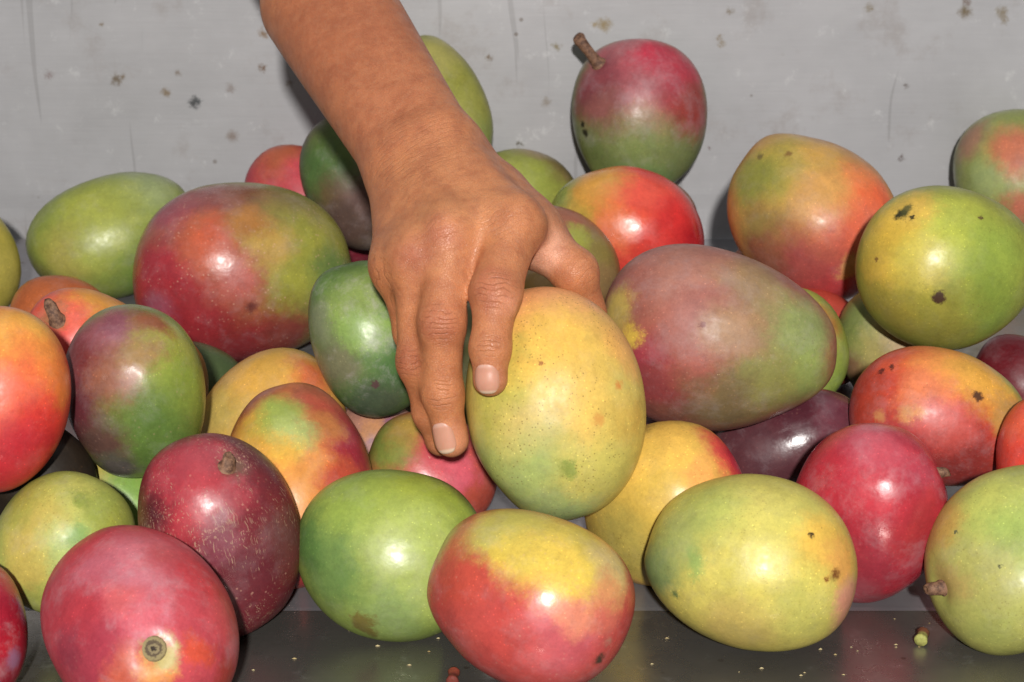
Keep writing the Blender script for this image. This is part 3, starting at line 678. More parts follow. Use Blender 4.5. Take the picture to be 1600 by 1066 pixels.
  'fin': (0.65, 0.25, 0.2, 0.1, 0)},
 {'label': 'orange and scarlet mango cut by the left edge at mid height',
  'c': [-0.2327, -0.1655, 0.1049],
  'R': [[0.0846, -0.9666, 0.2419], [0.403, -0.1888, -0.8955], [0.9113, 0.1732, 0.3736]],
  's': [0.043, 0.0302, 0.0272],
  'taper': 0.05,
  'seed': 38,
  'sub': 5,
  'base': '#d4402f',
  'pat': [((0.0306, -0.0055, 0.0185), 0.0272, '#e0a03c'), ((0.0184, -0.0136, 0.0214), 0.02, '#e08a3a'), ((0.0005, -0.0055, 0.0268), 0.0227, '#e0603a'), ((-0.0142, -0.0181, 0.0199), 0.02, '#d03a2f'),
          ((-0.0293, -0.0083, 0.0185), 0.0257, '#b52a34'), ((0.0095, -0.0259, 0.0128), 0.0116, '#d8742f'), ((0.0346, -0.0136, 0.0106), 0.0116, '#e3a848')],
  'fin': (0.35, 0.15, 0.1, 0.15, 0)},
 {'label': 'yellow mango with a red tip, half hidden right of the held mango',
  'c': [0.0737, -0.1352, 0.0387],
  'R': [[0.7107, -0.4986, -0.4962], [-0.3139, 0.4065, -0.858], [0.6296, 0.7656, 0.1324]],
  's': [0.042, 0.0381, 0.0343],
  'taper': 0.0,
  'seed': 269,
  'sub': 4,
  'base': '#d0b04a',
  'pat': [((0.0304, 0.0217, 0.0133), 0.0224, '#e0b44a'), ((0.0408, 0.006, -0.0062), 0.0187, '#dc4a44'), ((0.0399, -0.0007, -0.0106), 0.0137, '#c42a40'), ((0.0345, 0.0023, 0.0194), 0.0119, '#e0a050'),
          ((-0.0168, -0.0066, 0.0308), 0.0226, '#b4a24c'), ((0.0108, 0.0245, 0.0247), 0.015, '#d8b450'), ((-0.0299, -0.0226, 0.0129), 0.0123, '#c8a050'), ((0.0116, 0.036, 0.0061), 0.0091, '#9a8038')],
  'fin': (0.35, 0.1, 0, 0.5, 0)},
 {'label': 'long dusty mango, pinkish brown with a green right end, right of the hand',
  'c': [0.1015, -0.0762, 0.1003],
  'R': [[-0.9799, -0.1728, -0.0993], [0.1534, -0.336, -0.9293], [0.1272, -0.9259, 0.3557]],
  's': [0.059, 0.0447, 0.0403],
  'taper': 0.2,
  'seed': 171,
  'sub': 5,
  'base': '#96584c',
  'pat': [((0.0407, -0.0313, 0.0075), 0.0221, '#a86a60'), ((0.0159, -0.0285, 0.0291), 0.0309, '#a87262'), ((-0.0138, -0.0274, 0.0304), 0.0261, '#9a7c58'), ((-0.0401, -0.0102, 0.0281), 0.0277, '#8a9458'),
          ((-0.0474, 0.0121, 0.0214), 0.0232, '#8d9e56'), ((-0.0253, 0.0205, 0.0314), 0.0261, '#878648'), ((0.0162, 0.0137, 0.0367), 0.0276, '#9c564a'), ((0.0343, 0.0186, 0.0282), 0.0201, '#9c3c47'),
          ((0.0128, 0.0338, 0.0249), 0.0202, '#7a4e40'), ((-0.0089, 0.0329, 0.0266), 0.0232, '#766646'), ((0.0492, -0.0072, 0.0213), 0.0131, '#b8a050'), ((0.0076, -0.008, 0.0393), 0.0214, '#a0645a'),
          ((0.0233, 0.0277, 0.0274), 0.0139, '#8a3f40'), ((-0.0084, -0.0046, 0.0396), 0.0183, '#a07c5c'), ((0.0417, 0.0033, 0.0284), 0.0074, '#c8a840', 0.6), ((0.008, -0.0054, 0.0396), 0.002, '#7a4038', 0.6),
          ((-0.0042, 0.017, 0.0372), 0.0013, '#e0c8a0', 0.3)],
  'fin': (0.25, 0.3, 0.2, 0.3, 0)},
 {'label': 'glossy crimson mango with a tiny orange-brown stalk at its right end',
  'c': [0.1663, -0.1569, 0.0434],
  'R': [[0.1361, -0.9519, -0.2744], [-0.1136, 0.2602, -0.9589], [0.9842, 0.1617, -0.0727]],
  's': [0.0458, 0.0366, 0.033],
  'taper': 0.0,
  'seed': 234,
  'sub': 5,
  'base': '#b52f3f',
  'pat': [((0.0414, 0.0088, 0.0115), 0.0219, '#c65a68'), ((0.0406, -0.0065, 0.0141), 0.0145, '#bf4756'), ((0.0275, 0.0213, 0.0181), 0.0176, '#b83040'), ((0.0339, -0.0197, 0.0133), 0.0116, '#b04050'),
          ((0.0244, -0.0014, 0.0278), 0.0145, '#c43a48'), ((-0.0068, -0.0044, 0.0324), 0.0248, '#9e2a3c'), ((0.0131, -0.024, 0.0231), 0.0174, '#a83038'), ((-0.007, 0.0106, 0.0311), 0.0176, '#a83a44'),
          ((-0.0267, -0.0035, 0.0266), 0.0148, '#a44a54'), ((0.0337, -0.0184, 0.0149), 0.0019, '#6a4a34', 0.5)],
  'fin': (0.8, 0.4, 0.1, 0.1, 0),
  'stem': {'p': [0.03, -0.027, -0.0053], 'n': [0.568, -0.8001, -0.1927], 't': [0.056, -0.9701, -0.236], 'l': 0.004, 'r': 0.0027, 'k': 'stub'}},
 {'label': 'bright green mango lying on the tray left of the yellow and red one',
  'c': [-0.0536, -0.1803, 0.0355],
  'R': [[-0.9887, -0.139, 0.0563], [0.0131, -0.4543, -0.8907], [0.1494, -0.8799, 0.451]],
  's': [0.045, 0.0388, 0.0357],
  'taper': -0.02,
  'seed': 87,
  'sub': 5,
  'base': '#8c9f4a',
  'pat': [((0.0189, -0.0151, 0.0293), 0.0257, '#94a847'), ((0.0279, 0.012, 0.0258), 0.0243, '#6f8c4a'), ((0.0399, 0.0021, 0.0165), 0.0159, '#587c3e'), ((-0.0081, -0.0277, 0.0242), 0.0288, '#98a63d'),
          ((-0.0061, -0.0014, 0.0354), 0.0269, '#a4b25c'), ((-0.0218, 0.0078, 0.0304), 0.0228, '#a0b05a'), ((-0.0262, -0.0316, 0.0015), 0.0177, '#7a7a36'), ((-0.0018, 0.0279, 0.0249), 0.0171, '#8aa05a'),
          ((0.0071, 0.0328, 0.0184), 0.0075, '#7a7034', 0.3)],
  'fin': (0.45, 0.2, 0.05, 0.1, 0)},
 {'label': 'big pale yellow-green mango gripped by the hand',
  'c': [0.0184, -0.1469, 0.0948],
  'R': [[-0.1391, -0.9901, -0.0193], [0.3857, -0.0362, -0.9219], [0.9121, -0.1357, 0.3869]],
  's': [0.0556, 0.0413, 0.0372],
  'taper': -0.03,
  'seed': 164,
  'sub': 5,
  'base': '#cdb95a',
  'pat': [((0.0488, -0.0033, 0.0176), 0.0234, '#e6a066'), ((0.0453, -0.0192, 0.0129), 0.0191, '#e6a46c'), ((0.0437, 0.0136, 0.0195), 0.0161, '#dc9468'), ((0.0224, -0.0336, 0.0156), 0.0176, '#e0aa5a'),
          ((0.0246, -0.0043, 0.0331), 0.0302, '#e0b44c'), ((0.0003, -0.0125, 0.0355), 0.0243, '#dcb858'), ((0.0012, 0.0252, 0.0295), 0.0216, '#b8b050'), ((-0.0211, 0.0346, 0.0146), 0.019, '#a8ae60'),
          ((-0.0123, 0.011, 0.0349), 0.0201, '#d0b868'), ((-0.0372, 0.0117, 0.0256), 0.0318, '#a0b064'), ((-0.0353, -0.0163, 0.0247), 0.0231, '#bdb45a'), ((-0.0099, -0.0332, 0.0211), 0.0131, '#c8a84c'),
          ((-0.051, 0.0004, 0.0149), 0.0175, '#9aae68'), ((0.0239, 0.0206, 0.028), 0.0144, '#c0ac48'), ((0.0045, -0.0302, 0.0253), 0.0031, '#d08a40'), ((-0.0095, -0.0198, 0.032), 0.0035, '#cf9a48'),
          ((-0.0285, -0.005, 0.0316), 0.0063, '#8e9a4a', 0.5), ((0.0194, 0.0022, 0.0348), 0.0012, '#a8702c', 0.4)],
  'fin': (0.3, 0.15, 0.05, 0.7, 0)},
 {'label': 'pale green mango behind the large rosy pink one, near the left edge',
  'c': [-0.2061, -0.1838, 0.0405],
  'R': [[0.5297, -0.8461, -0.0595], [-0.0172, 0.0594, -0.9981], [0.848, 0.5297, 0.0169]],
  's': [0.0349, 0.0316, 0.0285],
  'taper': 0,
  'seed': 297,
  'sub': 4,
  'base': '#aab054',
  'pat': [((0.0141, 0.0119, 0.0237), 0.0213, '#bfac54'), ((0.0317, 0.0056, 0.0107), 0.0172, '#b6b65a'), ((0.0313, -0.0091, 0.0095), 0.0144, '#9ca64a'), ((0.0135, -0.0053, 0.0258), 0.017, '#a8b868'),
          ((0.0127, 0.0264, 0.0117), 0.0143, '#aca94a'), ((0.026, -0.0184, 0.0092), 0.0115, '#9ca242'), ((-0.0028, 0.0067, 0.0277), 0.0142, '#bcac54'), ((0.0206, -0.0045, 0.0226), 0.008, '#86a656'),
          ((0.0311, 0.0048, 0.0121), 0.0071, '#8f9a40')],
  'fin': (0.35, 0.3, 0.05, 0.4, 0)},
 {'label': 'scuffed dark red mango with a short woody stalk on top',
  'c': [-0.1339, -0.187, 0.046],
  'R': [[-0.261, -0.9303, 0.2579], [0.0162, -0.2713, -0.9624], [0.9652, -0.247, 0.0859]],
  's': [0.0491, 0.0361, 0.0325],
  'taper': 0.02,
  'seed': 80,
  'sub': 5,
  'base': '#742831',
  'pat': [((0.0342, 0.0066, 0.0226), 0.0281, '#ac333e'), ((0.045, 0.0104, 0.0091), 0.0198, '#a23843'), ((0.046, -0.0078, 0.009), 0.0156, '#a8424c'), ((0.0273, -0.0099, 0.0255), 0.0127, '#a23f48'),
          ((0.0293, -0.0288, 0.0026), 0.0188, '#6a2e37'), ((-0.0042, -0.0257, 0.0227), 0.0172, '#693838'), ((-0.0092, -0.0063, 0.0314), 0.0227, '#682730'), ((0.0283, 0.0258, 0.0129), 0.0136, '#5a2028'),
          ((0.0117, -0.0026, 0.0315), 0.0126, '#84434f'), ((0.0377, -0.0155, 0.0154), 0.0085, '#6a4a3a')],
  'fin': (0.4, 0.2, 0.5, 0.2, 1),
  'stem': {'p': [0.0382, -0.0155, 0.015], 'n': [0.6504, -0.4876, 0.5824], 't': [0.9069, -0.3278, -0.2647], 'l': 0.0045, 'r': 0.0036, 'k': 'stub'}},
 {'label': 'large pale yellow mango at the front with brown bruises on its right side',
  'c': [0.1069, -0.2019, 0.0407],
  'R': [[0.9717, 0.2065, -0.1145], [-0.1946, 0.4255, -0.8838], [-0.1338, 0.8811, 0.4537]],
  's': [0.048, 0.0394, 0.0362],
  'taper': 0.05,
  'seed': 255,
  'sub': 5,
  'base': '#c6ba59',
  'pat': [((0.0032, 0.0234, 0.0291), 0.0293, '#cac05f'), ((-0.0257, 0.0188, 0.0252), 0.0239, '#b0b65b'), ((-0.0367, 0.0022, 0.0233), 0.0197, '#a0a85c'), ((-0.0408, -0.0116, 0.0158), 0.0136, '#84965a'),
          ((0.0086, -0.0038, 0.0355), 0.0248, '#ccc058'), ((0.029, 0.0147, 0.0255), 0.0181, '#dcb44a'), ((0.0392, 0.0069, 0.02), 0.014, '#e0a450'), ((0.0444, -0.0078, 0.0119), 0.0146, '#d8967a'),
          ((0.023, -0.0191, 0.0265), 0.0167, '#bcb65a'), ((-0.0003, -0.0299, 0.0236), 0.021, '#bca858'), ((0.0419, 0.019, 0.0026), 0.0086, '#d08a60'), ((-0.0236, -0.005, 0.0312), 0.007, '#94a858'),
          ((0.0229, 0.0167, 0.0279), 0.0021, '#4a3a20', 0.5), ((0.0259, 0.0208, 0.0237), 0.0018, '#a08038'), ((0.0364, 0.0029, 0.0235), 0.0034, '#7a4a20', 0.7), ((-0.0293, -0.0205, 0.0216), 0.0023, '#6a7a48'),
          ((0.0332, -0.0, 0.0261), 0.0018, '#8a5a24', 0.7)],
  'fin': (0.4, 0.15, 0.1, 0.3, 0)},
 {'label': 'olive green mango cut by the right edge with a stalk at its lower left',
  'c': [0.2304, -0.1934, 0.0376],
  'R': [[-0.7804, 0.6242, -0.0383], [-0.3492, -0.4857, -0.8013], [-0.5188, -0.6119, 0.597]],
  's': [0.0446, 0.04, 0.0368],
  'taper': 0.0,
  'seed': 262,
  'sub': 5,
  'base': '#b0b05c',
  'pat': [((-0.002, -0.0282, 0.0261), 0.0242, '#b4b85a'), ((0.0196, -0.0313, 0.0163), 0.0143, '#c0a050'), ((0.0036, -0.0082, 0.0359), 0.0224, '#9cae56'), ((0.0271, -0.0051, 0.0289), 0.0225, '#a8a65a'),
          ((0.0334, 0.0169, 0.0188), 0.0169, '#a4a858'), ((0.0352, -0.0137, 0.0188), 0.0114, '#b09a58'), ((0.0176, -0.0037, 0.0337), 0.0016, '#5a5a38', 0.5), ((0.0191, -0.0269, 0.0222), 0.0012, '#6a6a48', 0.5)],
  'fin': (0.3, 0.2, 0.05, 0.4, 0),
  'stem': {'p': [0.0399, -0.0133, 0.011], 'n': [0.8667, -0.3569, 0.3486], 't': [0.8192, -0.5732, 0.0203], 'l': 0.0055, 'r': 0.0033, 'k': 'stub'}},
 {'label': 'dark crimson mango with whitish bloom in the bottom left corner',
  'c': [-0.2375, -0.2433, 0.0279],
  'R': [[0.0444, 0.9667, 0.2521], [-0.6257, 0.2236, -0.7473], [-0.7788, -0.1245, 0.6148]],
  's': [0.0329, 0.0288, 0.0259],
  'taper': 0,
  'seed': 290,
  'sub': 4,
  'base': '#a01f34',
  'pat': [((-0.0172, 0.0201, 0.0126), 0.0138, '#b03044'), ((-0.0068, 0.0265, 0.0086), 0.0078, '#a87088'), ((0.0058, 0.0207, 0.0174), 0.0087, '#b01a2c'), ((0.0134, 0.0215, 0.0136), 0.0055, '#a06a84'),
          ((0.013, 0.0264, -0.0006), 0.0056, '#9a2a40')],
  'fin': (0.7, 0.7, 0.1, 0.1, 0)},
 {'label': 'large rosy pink mango at the front showing a round stalk scar',
  'c': [-0.1589, -0.2584, 0.0387],
  'R': [[0.4526, 0.8522, -0.2625], [-0.8791, 0.377, -0.2917], [-0.1497, 0.3628, 0.9198]],
  's': [0.0523, 0.0396, 0.0376],
  'taper': 0.0,
  'seed': 283,
  'sub': 5,
  'base': '#c24a54',
  'pat': [((0.0041, 0.0096, 0.0364), 0.0251, '#ce7682'), ((-0.0023, -0.004, 0.0374), 0.0159, '#c86876'), ((0.004, 0.0234, 0.0302), 0.0133, '#c85a60'), ((0.0148, 0.0327, 0.0184), 0.016, '#c63e48'),
          ((0.0116, -0.0199, 0.0314), 0.0209, '#b63a46'), ((0.0325, -0.0017, 0.0294), 0.0155, '#c85c6a'), ((0.0317, -0.0199, 0.0231), 0.0206, '#a83a4a'), ((0.0293, 0.0147, 0.0278), 0.0078, '#cf6876'),
          ((0.0187, 0.0011, 0.0351), 0.0104, '#cc5e62'), ((0.0435, 0.0178, 0.0122), 0.0099, '#d05038', 0.5), ((0.0316, 0.0293, 0.0111), 0.0119, '#c44a54'), ((0.0408, 0.0232, -0.0082), 0.0106, '#b04038'),
          ((0.0155, -0.0305, 0.0212), 0.0131, '#983848'), ((0.0442, -0.0128, 0.016), 0.0154, '#c05a44'), ((0.0472, -0.0023, 0.016), 0.0087, '#d8904a', 0.6), ((0.0436, 0.0031, 0.0205), 0.0082, '#b0a060', 0.5)],
  'fin': (0.35, 0.5, 0.1, 0.1, 0),
  'stem': {'p': [0.0433, 0.0033, 0.0208], 'n': [0.7298, 0.0971, 0.6767], 't': [0.7298, 0.0971, 0.6767], 'l': 0.0, 'r': 0.0052, 'k': 'scar'}},
 {'label': 'front mango, yellow above and pinkish red below, bottom centre',
  'c': [0.0078, -0.2334, 0.0397],
  'R': [[0.9054, 0.342, -0.2516], [-0.391, 0.4406, -0.8081], [-0.1655, 0.83, 0.5326]],
  's': [0.0461, 0.0376, 0.0346],
  'taper': 0.03,
  'seed': 276,
  'sub': 5,
  'base': '#c04c46',
  'pat': [((-0.0099, 0.0228, 0.0265), 0.0327, '#bfb656'), ((0.0169, 0.027, 0.0205), 0.0285, '#cebb52'), ((-0.0435, 0.0089, 0.008), 0.014, '#b8ac60'), ((0.0146, 0.0122, 0.0308), 0.0215, '#dfbf48', 0.5),
          ((-0.0037, 0.0112, 0.0329), 0.0162, '#d8bc48', 0.6), ((0.0318, 0.0246, 0.0106), 0.015, '#c8b070'), ((0.0373, 0.013, 0.0163), 0.0122, '#d0905c'), ((-0.0199, -0.007, 0.0305), 0.0195, '#c2503f', 0.5),
          ((0.0021, -0.0177, 0.0304), 0.0255, '#be4a44', 0.6), ((0.0269, -0.0127, 0.0255), 0.0214, '#c85a60'), ((0.0395, 0.0037, 0.0174), 0.0121, '#cf6a58'), ((-0.0188, -0.0245, 0.022), 0.0136, '#bd5048'),
          ((0.028, 0.0016, 0.0274), 0.012, '#dc866a'), ((0.0411, -0.0142, 0.0086), 0.0038, '#4a3a2c', 0.7), ((0.043, -0.0059, 0.011), 0.0033, '#b0806c', 0.9)],
  'fin': (0.5, 0.3, 0.3, 0.15, 0)}]
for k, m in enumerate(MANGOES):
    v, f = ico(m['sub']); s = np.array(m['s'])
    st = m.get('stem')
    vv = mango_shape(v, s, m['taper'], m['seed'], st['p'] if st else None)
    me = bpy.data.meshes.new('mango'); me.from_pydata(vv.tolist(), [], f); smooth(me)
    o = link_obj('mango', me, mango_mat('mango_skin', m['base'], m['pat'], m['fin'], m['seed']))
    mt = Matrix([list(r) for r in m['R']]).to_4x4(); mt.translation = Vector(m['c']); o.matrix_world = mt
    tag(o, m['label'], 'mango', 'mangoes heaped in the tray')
    if st:
        # seat the stalk on the dented skin
        a = np.array(st['p']) / s; a = a / np.linalg.norm(a); i = int(np.argmax(v @ a)); st = dict(st); st['p'] = tuple(vv[i])
        make_stem(o, st, s)

# ------------------------------------------------------------------ the hand and forearm (one continuous skin)
H = {'palm': [([-0.09174, 0.061, 0.24566], [-0.03616, -0.05862, 0.19634], 0.0252, 0.0185), ([-0.10796, 0.05981, 0.23697], [-0.05393, -0.06219, 0.18703], 0.026, 0.0185),
          ([-0.20863, 0.26965, 0.37064], [-0.09958, 0.05954, 0.24184], 0.038, 0.026), ([-0.03429, -0.05973, 0.19343], [0.00089, -0.12274, 0.17441], 0.015, 0.013),
          ([-0.04098, -0.06505, 0.19075], [-0.02878, -0.12993, 0.1724], 0.0155, 0.012), ([-0.04719, -0.06616, 0.18785], [-0.04423, -0.12993, 0.16125], 0.0155, 0.0115),
          ([-0.05429, -0.06279, 0.18267], [-0.05405, -0.12026, 0.15295], 0.015, 0.0105), ([-0.02112, -0.1029, 0.17026], [-0.04536, -0.10533, 0.15837], 0.015, 0.013),
          ([0.0, -0.11659, 0.17368], [-0.02846, -0.12094, 0.17072], 0.0105, 0.0105), ([-0.02846, -0.12094, 0.17072], [-0.04456, -0.12265, 0.16068], 0.0105, 0.01),
          ([-0.04456, -0.12265, 0.16068], [-0.05428, -0.11583, 0.15333], 0.01, 0.0095), ([-0.03415, -0.06449, 0.1922], [-0.01426, -0.11797, 0.17288], 0.014, 0.009),
          ([-0.01418, -0.12358, 0.1722], [-0.01707, -0.13425, 0.15558], 0.009, 0.0065), ([-0.03791, -0.12592, 0.16053], [-0.03901, -0.13206, 0.15013], 0.008, 0.006),
          ([-0.02577, -0.05459, 0.18452], [0.00793, -0.09521, 0.16239], 0.016, 0.014), ([-0.00772, -0.07803, 0.17367], [0.00662, -0.10643, 0.16666], 0.014, 0.011)],
 'ridge': [([-0.03796, -0.08043, 0.18973], [0.0, -0.13123, 0.18019], 0.0026, 0.0034), ([-0.04216, -0.08324, 0.18801], [-0.02911, -0.13651, 0.1776], 0.0026, 0.0034),
           ([-0.04704, -0.08488, 0.18373], [-0.04381, -0.13741, 0.16686], 0.0026, 0.0034), ([-0.05297, -0.07774, 0.18001], [-0.05336, -0.12582, 0.15799], 0.002, 0.003)],
 'fingers': [[([0.00089, -0.12274, 0.17441], [-0.0072, -0.15636, 0.15378], 0.0134, 0.011300000000000001), ([-0.0072, -0.15636, 0.15378], [-0.00973, -0.17114, 0.13202], 0.011300000000000001, 0.0088),
              ([-0.00973, -0.17114, 0.13202], [-0.00974, -0.17504, 0.11909], 0.0088, 0.0079)],
             [([-0.02878, -0.12993, 0.1724], [-0.03167, -0.15393, 0.1378], 0.0124, 0.0104), ([-0.03167, -0.15393, 0.1378], [-0.03165, -0.15809, 0.10463], 0.0104, 0.0091),
              ([-0.03165, -0.15809, 0.10463], [-0.02798, -0.16096, 0.0832], 0.0091, 0.008199999999999999)],
             [([-0.04423, -0.12993, 0.16125], [-0.04314, -0.1454, 0.11537], 0.0112, 0.009699999999999999), ([-0.04314, -0.1454, 0.11537], [-0.03763, -0.14455, 0.08966], 0.009699999999999999, 0.008199999999999999),
              ([-0.03763, -0.14455, 0.08966], [-0.03336, -0.14366, 0.07525], 0.008199999999999999, 0.0075)],
             [([-0.05405, -0.12026, 0.15295], [-0.04677, -0.12183, 0.12097], 0.0104, 0.0086), ([-0.04677, -0.12183, 0.12097], [-0.04008, -0.12329, 0.10041], 0.0086, 0.0076),
              ([-0.04008, -0.12329, 0.10041], [-0.03597, -0.12428, 0.08668], 0.0076, 0.007)],
             [([0.00793, -0.09521, 0.16239], [0.02957, -0.11155, 0.14773], 0.013, 0.0106), ([0.02957, -0.11155, 0.14773], [0.03666, -0.10732, 0.12527], 0.0106, 0.0088)]],
 'org': [-0.04515, -0.06137, 0.19196],
 'crease': [([-0.01254, -0.06502, -0.04382], [0.97, 0.0896, 0.2334], 0.02, 0.0042, 0.55), ([0.01244, -0.0501, -0.00495], [0.9, 0.1433, 0.3734], 0.03, 0.007, 0.22),
            ([0.03691, -0.10589, -0.03309], [-0.0634, -0.5607, -0.8256], 0.0125, 0.0026, 0.75), ([0.03495, -0.11776, -0.05563], [-0.0634, -0.5607, -0.8256], 0.008, 0.0022, 0.6),
            ([0.01267, -0.10192, -0.05066], [-0.047, -0.3833, -0.9224], 0.0125, 0.0026, 0.75), ([0.01323, -0.10504, -0.08388], [0.0824, -0.1273, -0.9884], 0.01, 0.0023, 0.65),
            ([-0.00178, -0.09054, -0.07402], [0.09, -0.1993, -0.9758], 0.011, 0.0026, 0.7), ([0.07946, -0.06059, -0.04064], [0.7214, -0.5361, -0.4384], 0.012, 0.0028, 0.3),
            ([-0.00063, -0.0201, 0.00346], [0.399, -0.8484, -0.3479], 0.038, 0.003, 0.3), ([0.04223, -0.07208, -0.01198], [0.4641, -0.8498, -0.25], 0.02, 0.003, 0.25),
            ([0.01326, -0.07988, -0.01557], [0.1781, -0.9469, -0.2678], 0.02, 0.003, 0.25)],
 'tone': [([-0.03946, 0.06425, 0.04182], 0.07, '#a4623f'), ([-0.01744, 0.01134, 0.01558], 0.04, '#ac6a45'), ([0.01588, -0.06764, -0.00879], 0.035, '#ba7c50'), ([0.0121, -0.03943, -0.00505], 0.03, '#b6774c'),
          ([0.03687, -0.10253, -0.03549], 0.012, '#a86444'), ([0.0126, -0.10005, -0.05136], 0.012, '#a66242'), ([-0.00125, -0.08961, -0.07438], 0.01, '#9e5a3e'), ([0.00138, -0.07804, -0.0275], 0.012, '#a8664a'),
          ([0.01319, -0.07767, -0.01537], 0.011, '#aa684a'), ([0.03546, -0.11912, -0.07312], 0.012, '#bd7c5a'), ([0.02024, -0.10449, -0.10757], 0.012, '#bd7c5a'), ([0.05867, -0.04966, -0.0317], 0.016, '#cf9a80'),
          ([0.04229, -0.10114, -0.04025], 0.008, '#cc8a6c')],
 'nails': [{'c': [-0.00974, -0.17483, 0.11962], 'n': [-0.2419, -0.9417, 0.2544], 'a': [0.03, -0.3584, -0.9336], 'w': 0.0112, 'l': 0.0135},
           {'c': [-0.02887, -0.16054, 0.0843], 'n': [-0.342, -0.8952, 0.2901], 'a': [0.2, -0.3584, -0.9336], 'w': 0.0112, 'l': 0.0145}],
 'lo': [-0.2546, -0.1909, 0.0598],
 'hi': [0.0535, 0.3156, 0.4166]}
def cone_sd(P, a, b, ra, rb, waist=0.0):
    a = np.asarray(a); b = np.asarray(b); ba = b - a; L2 = ba @ ba; pa = P - a
    t = np.clip(pa @ ba / L2, 0, 1); tt = t * t * (3 - 2 * t) * .35 + t * .65
    return np.linalg.norm(pa - t[:, None] * ba, axis=1) - (ra + (rb - ra) * tt) * (1 - waist * np.sin(np.pi * t) ** 2)
def smin(a, b, k):
    h = np.maximum(k - np.abs(a - b), 0) / k
    return np.minimum(a, b) - h * h * k * .25
def group_sd(P, prims, k, waist=0.0):
    d = None
    for p in prims:
        e = cone_sd(P, *p, waist); d = e if d is None else smin(d, e, k)
    return d
def hand_sd(P):
    d = group_sd(P, H['palm'], .011)
    for t in H['ridge']: d = smin(d, cone_sd(P, *t), .007)
    fs = [group_sd(P, fg, .0045, .055) for fg in H['fingers']]
    for i, e in enumerate(fs): d = smin(d, e, .0065 if i < 4 else .012)
    return d
def surface_nets(fn, lo, hi, h, blk=4):
    lo = np.array(lo); n = (np.ceil((np.array(hi) - lo) / (h * blk)).astype(int)) * blk
    nb = n // blk; g = np.stack(np.meshgrid(*[np.arange(m) for m in nb], indexing='ij'), -1).reshape(-1, 3)
    cen = lo + (g + .5) * blk * h; fc = fn(cen)
    F = np.repeat(np.repeat(np.repeat(fc.reshape(nb), blk, 0), blk, 1), blk, 2).astype(np.float32)
    act = g[np.abs(fc) < blk * h * 1.6]
    loc = np.stack(np.meshgrid(*[np.arange(blk)] * 3, indexing='ij'), -1).reshape(-1, 3)
    idx = (act[:, None, :] * blk + loc[None]).reshape(-1, 3)
    for s0 in range(0, len(idx), 400000):
        ii = idx[s0:s0+400000]; F[ii[:, 0], ii[:, 1], ii[:, 2]] = fn(lo + ii * h)
    S = F < 0
    c = [S[i:n[0]-1+i, j:n[1]-1+j, k:n[2]-1+k] for i in (0, 1) for j in (0, 1) for k in (0, 1)]
    cnt = sum(x.astype(np.int8) for x in c); cells = np.argwhere((cnt > 0) & (cnt < 8))
    vid = -np.ones(n - 1, dtype=np.int64); vid[cells[:, 0], cells[:, 1], cells[:, 2]] = np.arange(len(cells))
    V = lo + (cells + .5) * h
    quads = []
    for ax in range(3):
        b1, b2 = [(1, 2), (2, 0), (0, 1)][ax]
        sl0 = [slice(None)] * 3; sl1 = [slice(None)] * 3; sl0[ax] = slice(0, -1); sl1[ax] = slice(1, None)
        E = np.argwhere(S[tuple(sl0)] != S[tuple(sl1)])
        E = E[(E[:, b1] > 0) & (E[:, b2] > 0) & (E[:, b1] < n[b1] - 1) & (E[:, b2] < n[b2] - 1)]
        ins = S[E[:, 0], E[:, 1], E[:, 2]]
        def at(d1, d2):
            q = E.copy(); q[:, b1] += d1; q[:, b2] += d2; return vid[q[:, 0], q[:, 1], q[:, 2]]
        Q = np.stack([at(-1, -1), at(0, -1), at(0, 0), at(-1, 0)], 1); Q[~ins] = Q[~ins][:, ::-1]; quads.append(Q)
    Q = np.concatenate(quads); Q = Q[(Q >= 0).all(1)]
    return V, Q
def grad(fn, P, e=4e-4):
    return np.stack([(fn(P + d) - fn(P - d)) / (2 * e) for d in np.eye(3) * e], 1)
V, Q = surface_nets(hand_sd, H['lo'], H['hi'], .0016)
for _ in range(4):
    g_ = grad(hand_sd, V); g_ /= np.maximum((g_ ** 2).sum(1), .2)[:, None]; V = V - hand_sd(V)[:, None] * g_ * .9
ORG = np.array(H['org'])
me = bpy.data.meshes.new('person'); me.from_pydata((V - ORG).tolist(), [], Q.tolist()); smooth(me)

